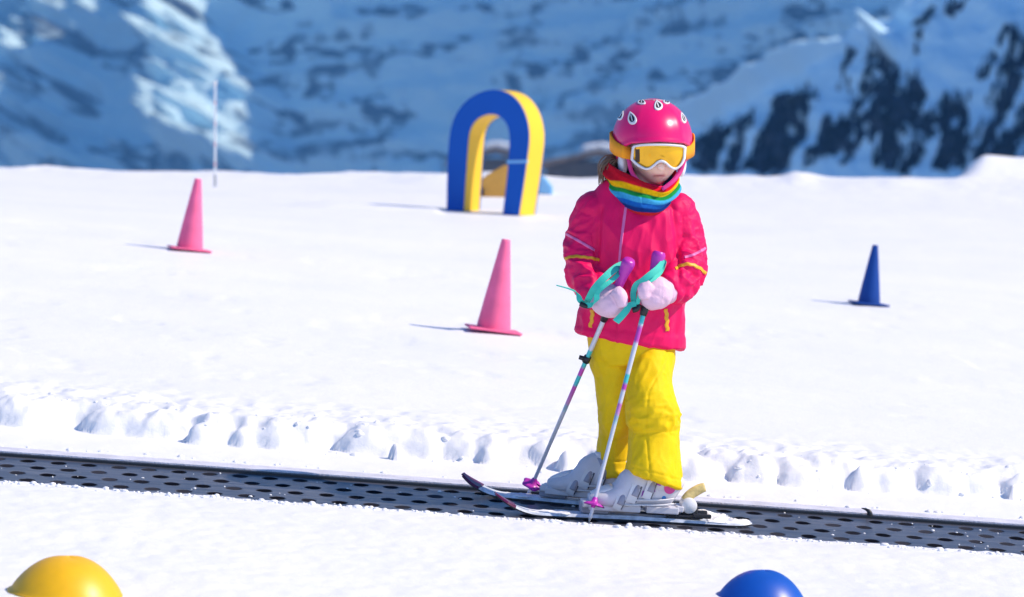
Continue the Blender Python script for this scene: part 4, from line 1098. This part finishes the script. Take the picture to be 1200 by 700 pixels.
ski(FRF, -.312, .382, 'child ski nearer the camera, with magenta tip and snow caked on its tail')
ski(FRB, -.365, .374, 'child ski farther from the camera, its dark magenta tip reaching out at the left')
def boot(fr, dots):
    z0 = .0285
    def lx(path, n=26, sub=4, pw=2.6): return loft(path, n, sub, power=pw, ref=(0, 0, 1.))
    k_ = .0023
    # shell: stations along the foot  (x, 0, zmid, halfwidth, halfheight)
    st_ = [(-46, 22, 8, 16), (-42, 24, 15, 20), (-30, 27, 19, 24), (-14, 28, 20.5, 25), (2, 27, 22, 24.5), (15, 19, 22.5, 19), (27, 14, 22.5, 14), (40, 11.5, 21, 11), (50, 10, 18, 9), (57, 9.5, 12, 6.5)]
    V1, f1 = lx([(a * k_, 0, z0 + b * k_, c * k_, d * k_) for a, b, c, d in st_])
    sh = obj('boot', to_w(V1, fr), f1, M['boot'], PERSON)
    # cuff leaning forward
    cu_ = [(-21, 0, 26, 24, 20), (-21, 0, 36, 25, 21), (-20, 0, 46, 24, 20), (-19, 0, 56, 23, 19)]
    V2, f2 = loft([(a * k_, b * k_, z0 + c * k_, d * k_, e_ * k_) for a, b, c, d, e_ in cu_], 30, 4, power=2.4, ref=(0, 1, 0))
    cu = obj('cuff', to_w(V2, fr), f2, M['boot'], sh)
    # sole with toe and heel lugs
    so = merge([box((-28 * k_, 0, z0 - .0 + 3 * k_), (38 * k_, 34 * k_, 8 * k_)), box((28 * k_, 0, z0 + 3 * k_), (60 * k_, 36 * k_, 8 * k_)), box((60 * k_, 0, z0 + 5 * k_), (10 * k_, 28 * k_, 7 * k_)), box((-49 * k_, 0, z0 + 5 * k_), (8 * k_, 28 * k_, 7 * k_))])
    bevel(obj('sole', to_w(so[0], fr), so[1], M['boot'], sh, smooth=False), .003)
    # buckle straps over instep, forefoot and shin
    def strap(xc, zc, hwd, hht, tilt, wd):
        th = np.linspace(-.35, math.pi + .35, 26); p_, w_ = [], []
        for t in th:
            p_.append(((xc - tilt * math.sin(t) * 8) * k_, math.cos(t) * hwd * k_, z0 + (zc + math.sin(t) * hht) * k_)); w_.append((wd * k_, 0, wd * .35 * tilt * k_))
        return ribbon(p_, w_, .0035, 2)
    for xc, zc, a_, b_, tl, wd in ((25, 9, 23.4, 18.5, .9, 4.6), (9, 20, 23.6, 25, 1.0, 5.2), (-9, 26, 23.6, 27.5, 1.0, 4.6)):
        q = strap(xc, zc, a_, b_, tl, wd); bu = obj('buckle_strap', to_w(q[0], fr), q[1], M['boot_light'], sh, smooth=False)
        q = strap(xc - wd - .9, zc, a_ - .6, b_ - .6, tl, 1.0); obj('strap_gap', to_w(q[0], fr), q[1], M['boot_gap'], sh, smooth=False)
        bl = loft([((xc - 1.5) * k_, a_ * 1.02 * k_, z0 + (zc - 1) * k_, 4.2 * k_, 1.8 * k_), ((xc - 3.5) * k_, a_ * .99 * k_, z0 + (zc + 5) * k_, 3.6 * k_, 2.4 * k_), ((xc - 6) * k_, a_ * .84 * k_, z0 + (zc + 12) * k_, 2.6 * k_, 1.6 * k_)], 12, 4, ref=(0, 1, 0))
        obj('buckle', to_w(bl[0], fr), bl[1], M['boot_dark'], sh)
    # moulded ridges along the shell and a spine at the heel
    for zz_, yy_ in ((9, 21.6), (15, 22.6)):
        rd = tube([(-40 * k_, yy_ * .8 * k_, z0 + (zz_ + 3) * k_, .9 * k_), (-25 * k_, yy_ * 1.0 * k_, z0 + (zz_ + 1) * k_, 1.1 * k_), (-5 * k_, yy_ * 1.02 * k_, z0 + zz_ * k_, 1.1 * k_), (16 * k_, yy_ * .99 * k_, z0 + (zz_ - 1) * k_, 1.0 * k_), (34 * k_, yy_ * .80 * k_, z0 + (zz_ - 2) * k_, .8 * k_)], 8, 4)
        obj('shell_ridge', to_w(rd[0], fr), rd[1], M['boot_light'], sh)
    # shin strap round the cuff
    th = np.linspace(0, 2 * math.pi, 40, endpoint=False)
    Vr = []
    for z_, rr_ in ((36, .98), (37, 1.05), (45, 1.05), (46, .98)):
        for t in th: Vr.append(((-20 + math.cos(t) * 25 * rr_) * k_, math.sin(t) * 22 * rr_ * k_, z0 + (z_ + 3 * math.cos(t)) * k_))
    obj('shin_strap', to_w(Vr, fr), gridfaces(4, 40, wrapv=True), M['boot_dark'], sh)
    # cover plate over the toes
    tq = loft([(30 * k_, 0, z0 + 24 * k_, 14 * k_, 5 * k_), (42 * k_, 0, z0 + 20.5 * k_, 14 * k_, 4.5 * k_), (54 * k_, 0, z0 + 15 * k_, 10 * k_, 3.5 * k_)], 16, 3, ref=(0, 0, 1.))
    obj('toe_cap', to_w(tq[0], fr), tq[1], M['white_plastic'], sh)
    # printed shapes on the outer side of the rear shell
    if dots:
        bt = BVHTree.FromPolygons([tuple(v) for v in np.vstack([V1, V2])], f1 + [tuple(i + len(V1) for i in f) for f in f2])
        def decal(name, pts, m):
            Vd = []
            for x_, z_ in pts:
                h = bt.ray_cast(Vector((x_ * k_, .3, z0 + z_ * k_)), Vector((0, -1, 0)))
                if h[0] is None: return
                Vd.append(np.array(h[0]) + [0, .0012, 0])
            Vd = np.array(Vd); n_ = len(Vd); Vd = np.vstack([Vd, Vd - [0, .003, 0]])
            obj(name, to_w(Vd, fr), [tuple(range(n_))] + [(i, (i + 1) % n_, (i + 1) % n_ + n_, i + n_) for i in range(n_)], m, sh, smooth=False)
        circ = lambda cx, cz, r_: [(cx + r_ * math.cos(t), cz + r_ * math.sin(t)) for t in np.linspace(0, 6.283, 18, endpoint=False)]
        decal('round_print', circ(-34, 30, 7), M['pink_print']); decal('round_print', circ(-28, 18, 2.6), M['blue_print'])
        for (cx, cz, s_) in ((-6, 22, 5), (-13, 29, 4.2), (-20, 35, 2.8)): decal('square_print', [(cx - s_, cz - s_), (cx + s_, cz - s_ * .6), (cx + s_ * .8, cz + s_ * .7), (cx - s_ * .7, cz + s_ * .9)], M['purple_print'])
    return sh
M['pink_print'] = mat('pink_print', (.72, .05, .30), .4); M['blue_print'] = mat('blue_print', (.02, .20, .55), .4); M['purple_print'] = mat('purple_print', (.38, .03, .48), .4)
boot(FRF, True); boot(FRB, False)

# ------------------------------------------------------------------ poles
def pole(top, tip, wt, wb, marks, label, basket_t, clip_t, seed):
    A = np.array([top[0], top[1], wt], float); B = np.array([tip[0], tip[1], wb], float)
    dirv = (B - A); Ln = np.linalg.norm(dirv); dirv /= Ln
    root = empty('ski_pole', W1(*B), label, 'ski pole', 'ski poles held by the child')
    pt = lambda t: A + dirv * (Ln * t)
    g1 = marks
    ts = np.linspace(g1, .985, 120); V, fs = tube([(*pt(t), 3.3 - 1.2 * t) for t in ts], 14)
    tv = ((V - A) @ dirv) / Ln
    def bandcol(t):
        n1 = vnoise(t * 17, t * 0 + seed); n2 = vnoise(t * 26 + 9, t * 0 + seed * 2.3)
        base = np.array([.62, .64, .72]); fade = (1 - sstep(.50, .72, t))[:, None]
        c = np.ones((len(t), 1)) * base
        a = (sstep(.48, .60, n1))[:, None] * fade; b = (sstep(.54, .66, n2))[:, None] * fade
        c = c * (1 - a) + a * np.array([[.55, .06, .45]]); c = c * (1 - b) + b * np.array([[.06, .55, .58]])
        return c
    obj('shaft', W(V), fs, M['shaft'], root, cols=bandcol(tv))
    V, fs = tube([(*pt(.972), 1.6), (*pt(.99), 1.3), (*pt(1.0), .5)], 10); obj('tip', W(V), fs, M['shaft'], root, cols=np.ones((len(V), 3)) * .5)
    V, fs = loft([(*pt(-.012), 6.5, 6.5), (*pt(.0), 8.2, 8.0), (*pt(.02), 7.8, 7.4), (*pt(.05), 6.4, 6.2), (*pt(.09), 5.6, 5.6), (*pt(.16), 5.4, 5.4), (*pt(g1 - .03), 5.2, 5.2)], 18, 4, ref=(.31, .2, .93))
    gr = obj('grip', W(V), fs, M['purple'], root)
    V, fs = tube([(*pt(g1 - .035), 5.2), (*pt(g1 - .012), 5.0), (*pt(g1 + .012), 4.0)], 14); obj('collar', W(V), fs, M['black'], root)
    if clip_t:
        q = pt(clip_t); V, fs = merge([tube([(*(q - dirv * 4), 4.4), (*(q + dirv * 4), 4.4)], 14), tube([(q[0] - 9, q[1] - 2.5, q[2], 2.6), (q[0] - 2, q[1] - .5, q[2], 3)], 10)])
        obj('clip', W(V), fs, M['black'], root)
    # basket: notched dish square to the shaft
    c = pt(basket_t); a = np.cross(dirv, (0, 0, 1.)); a /= np.linalg.norm(a); b = np.cross(a, dirv)
    Vb = []; th = np.linspace(.35, 2 * math.pi - .1, 40)
    for r_, h_ in ((2.2, -7), (3.4, -5), (4.2, -1), (9, .2), (12.2, 2.0), (12.2, 3.2), (8.5, 2.2), (3, 2.5), (2.2, 6)):
        for t in th:
            rr_ = r_ * (1 + (.10 * math.cos(5 * t) if r_ > 8 else 0)); Vb.append(c + a * rr_ * math.cos(t) + b * rr_ * math.sin(t) + dirv * h_)
    obj('basket', W(Vb), gridfaces(9, 40), M['purple'], root)
    return root, gr
PTIP1 = on_ground(617, 580, 9, 11)
p1, g1 = pole((736.5, 308), (617, 584), 84, (Y0 - 10.655) / PX, .235, 'ski pole with a black clip, its tip beside the farther ski, strap end flying free', .935, .41, 3)
p2, g2 = pole((772, 299), (690, 613), 64, (Y0 - 10.285) / PX, .215, 'ski pole planted in front of the nearer ski boot, without a black clip', .925, None, 5)
# wrist straps
V, fs = merge([ribbon(path=[(731, 310, 54), (722, 314, 66), (709, 325, 76), (697, 338, 76), (690, 350, 66), (686, 357, 54)], wvec=[(3.5, 4.5, 2), (3.2, 4.5, 2), (3.4, 4.2, 1), (4.2, 3.2, 1), (4.6, 1.8, 1), (4, 1, 1)], wf=.78, thick=.8),
               ribbon(path=[(729, 316, 58), (719, 327, 72), (707, 336, 77), (700, 344, 76), (699, 352, 76), (694, 357.5, 72), (685, 357.5, 64)], wvec=[(2.4, 2.6, 1), (2, 2.8, 1), (2.6, 2.4, 0), (3.8, .6, 0), (4.2, -1, 0), (2.0, -4.2, 1), (.6, -3.2, 1)], wf=.78, thick=.8),
               ribbon(path=[(684, 356, 62), (679.5, 352, 64), (678, 346, 63), (674, 341.5, 60), (665, 338, 58), (652, 334.5, 56)], wvec=[(2, -3, 1), (4, -1, 1), (3.5, 1, 2), (1.2, 1.4, 3), (.4, .7, 3.4), (.2, .4, 3)], wf=.78, thick=.8)])
obj('wrist_strap', W(V + [0, 0, 14]), fs, M['teal'], p1, smooth=False)
V, fs = loft([(680, 356, 64, 3, 3), (685, 358.5, 65, 3, 3), (691, 360, 66, 2, 2)], 10, 3); obj('strap_buckle', W(V + [0, 0, 14]), fs, M['black'], p1)
V, fs = merge([ribbon(path=[(778, 305, 58), (771, 315, 70), (762, 322, 76), (753, 329, 76), (746, 334, 70), (742.5, 342, 66), (742.5, 352, 66), (744, 361, 64)], wvec=[(2.0, 2.8, 2), (3.0, 4.0, 1), (2.6, 4.2, 0), (2.4, 4.0, 0), (4.2, 2.6, 1), (4.6, 0, 1), (4.2, -.6, 1), (3.6, -1, 1)], wf=.78, thick=.8),
               ribbon(path=[(780, 305, 50), (776, 316, 54), (768, 325, 66), (757, 331, 73), (751, 338, 72), (749, 347, 70), (747, 357, 67)], wvec=[(1.5, 2.5, 2), (2, 3, 1), (2, 3, 0), (2, 3, 0), (3, 1, 0), (3.2, 0, 0), (3, -1, 0)], wf=.78, thick=.8),
               ribbon(path=[(745, 356, 68), (738, 358, 72), (734, 364, 74), (727, 372, 74), (721.5, 377.5, 74)], wvec=[(1, 4, 0), (3, 3.4, 0), (4.4, 2.6, 0), (4.6, 3, 0), (4.6, 3.2, 0)], wf=.78, thick=.8)])
obj('wrist_strap', W(V + [0, 0, 9]), fs, M['teal'], p2, smooth=False)
V, fs = loft([(741, 364, 66, 3, 3), (746, 362, 66, 3.6, 3), (750, 357, 65, 2, 2)], 10, 3); obj('strap_buckle', W(V + [0, 0, 9]), fs, M['black'], p2)

# ------------------------------------------------------------------ light, sky, camera
w = bpy.data.worlds.new('World'); SC.world = w; w.use_nodes = True
nt = w.node_tree; bg = nt.nodes['Background']
sky = nt.nodes.new('ShaderNodeTexSky'); sky.sky_type = 'NISHITA'; sky.sun_disc = False
sky.sun_elevation = EL
sky.sun_rotation = math.atan2(L[0], L[1])
sky.altitude = 2500; sky.air_density = 1.0; sky.dust_density = .0; sky.ozone_density = 10.0
nt.links.new(sky.outputs['Color'], bg.inputs['Color']); bg.inputs['Strength'].default_value = .15
sun = bpy.data.lights.new('sun', 'SUN'); sun.energy = 5.0; sun.angle = math.radians(.5); sun.color = (1.0, .93, .845)
so_ = bpy.data.objects.new('sun', sun); COL.objects.link(so_)
so_.rotation_euler = Vector(L).to_track_quat('Z', 'Y').to_euler(); so_.location = (20, 0, 20)
cam = bpy.data.cameras.new('camera'); co = bpy.data.objects.new('camera', cam); COL.objects.link(co)
co.location = (0, 0, 0); co.rotation_euler = (math.radians(90), 0, 0)
cam.sensor_width = 36; cam.lens = 36 * F / 1200; cam.clip_start = .1; cam.clip_end = 6000
cam.dof.use_dof = True; cam.dof.focus_distance = 10.42; cam.dof.aperture_fstop = 5.2; cam.dof.aperture_blades = 9
SC.camera = co
SC.view_settings.view_transform = 'Standard'; SC.view_settings.look = 'None'; SC.view_settings.gamma = 1; SC.view_settings.use_curve_mapping = False
# ------------------------------------------------------------------ mountain air
hm = bpy.data.materials.new('blue_mountain_air'); hm.use_nodes = True; hn = hm.node_tree
hn.nodes.remove(hn.nodes['Principled BSDF']); pv = hn.nodes.new('ShaderNodeVolumePrincipled')
pv.inputs['Color'].default_value = (.12, .40, 1, 1); pv.inputs['Density'].default_value = .0010; pv.inputs['Absorption Color'].default_value = (.22, .16, 1, 1); pv.inputs['Anisotropy'].default_value = 0
hn.links.new(pv.outputs['Volume'], hn.nodes['Material Output'].inputs['Volume'])
allv = [o_ for o_ in SC.objects if o_.type == 'MESH']
lo3 = np.min([np.min([o_.matrix_world @ Vector(c_) for c_ in o_.bound_box], 0) for o_ in allv], 0); hi3 = np.max([np.max([o_.matrix_world @ Vector(c_) for c_ in o_.bound_box], 0) for o_ in allv], 0)
print('bounds', lo3, hi3)
hz_ = obj('haze', *box((lo3 + hi3) / 2, hi3 - lo3 + 4), hm, smooth=False); tag(hz_, kind='stuff')
SC.view_settings.exposure = 0.3
SC.cycles.max_bounces = 6; SC.cycles.diffuse_bounces = 4; SC.cycles.glossy_bounces = 3
SC.cycles.use_denoising = True
SC.render.film_transparent = False
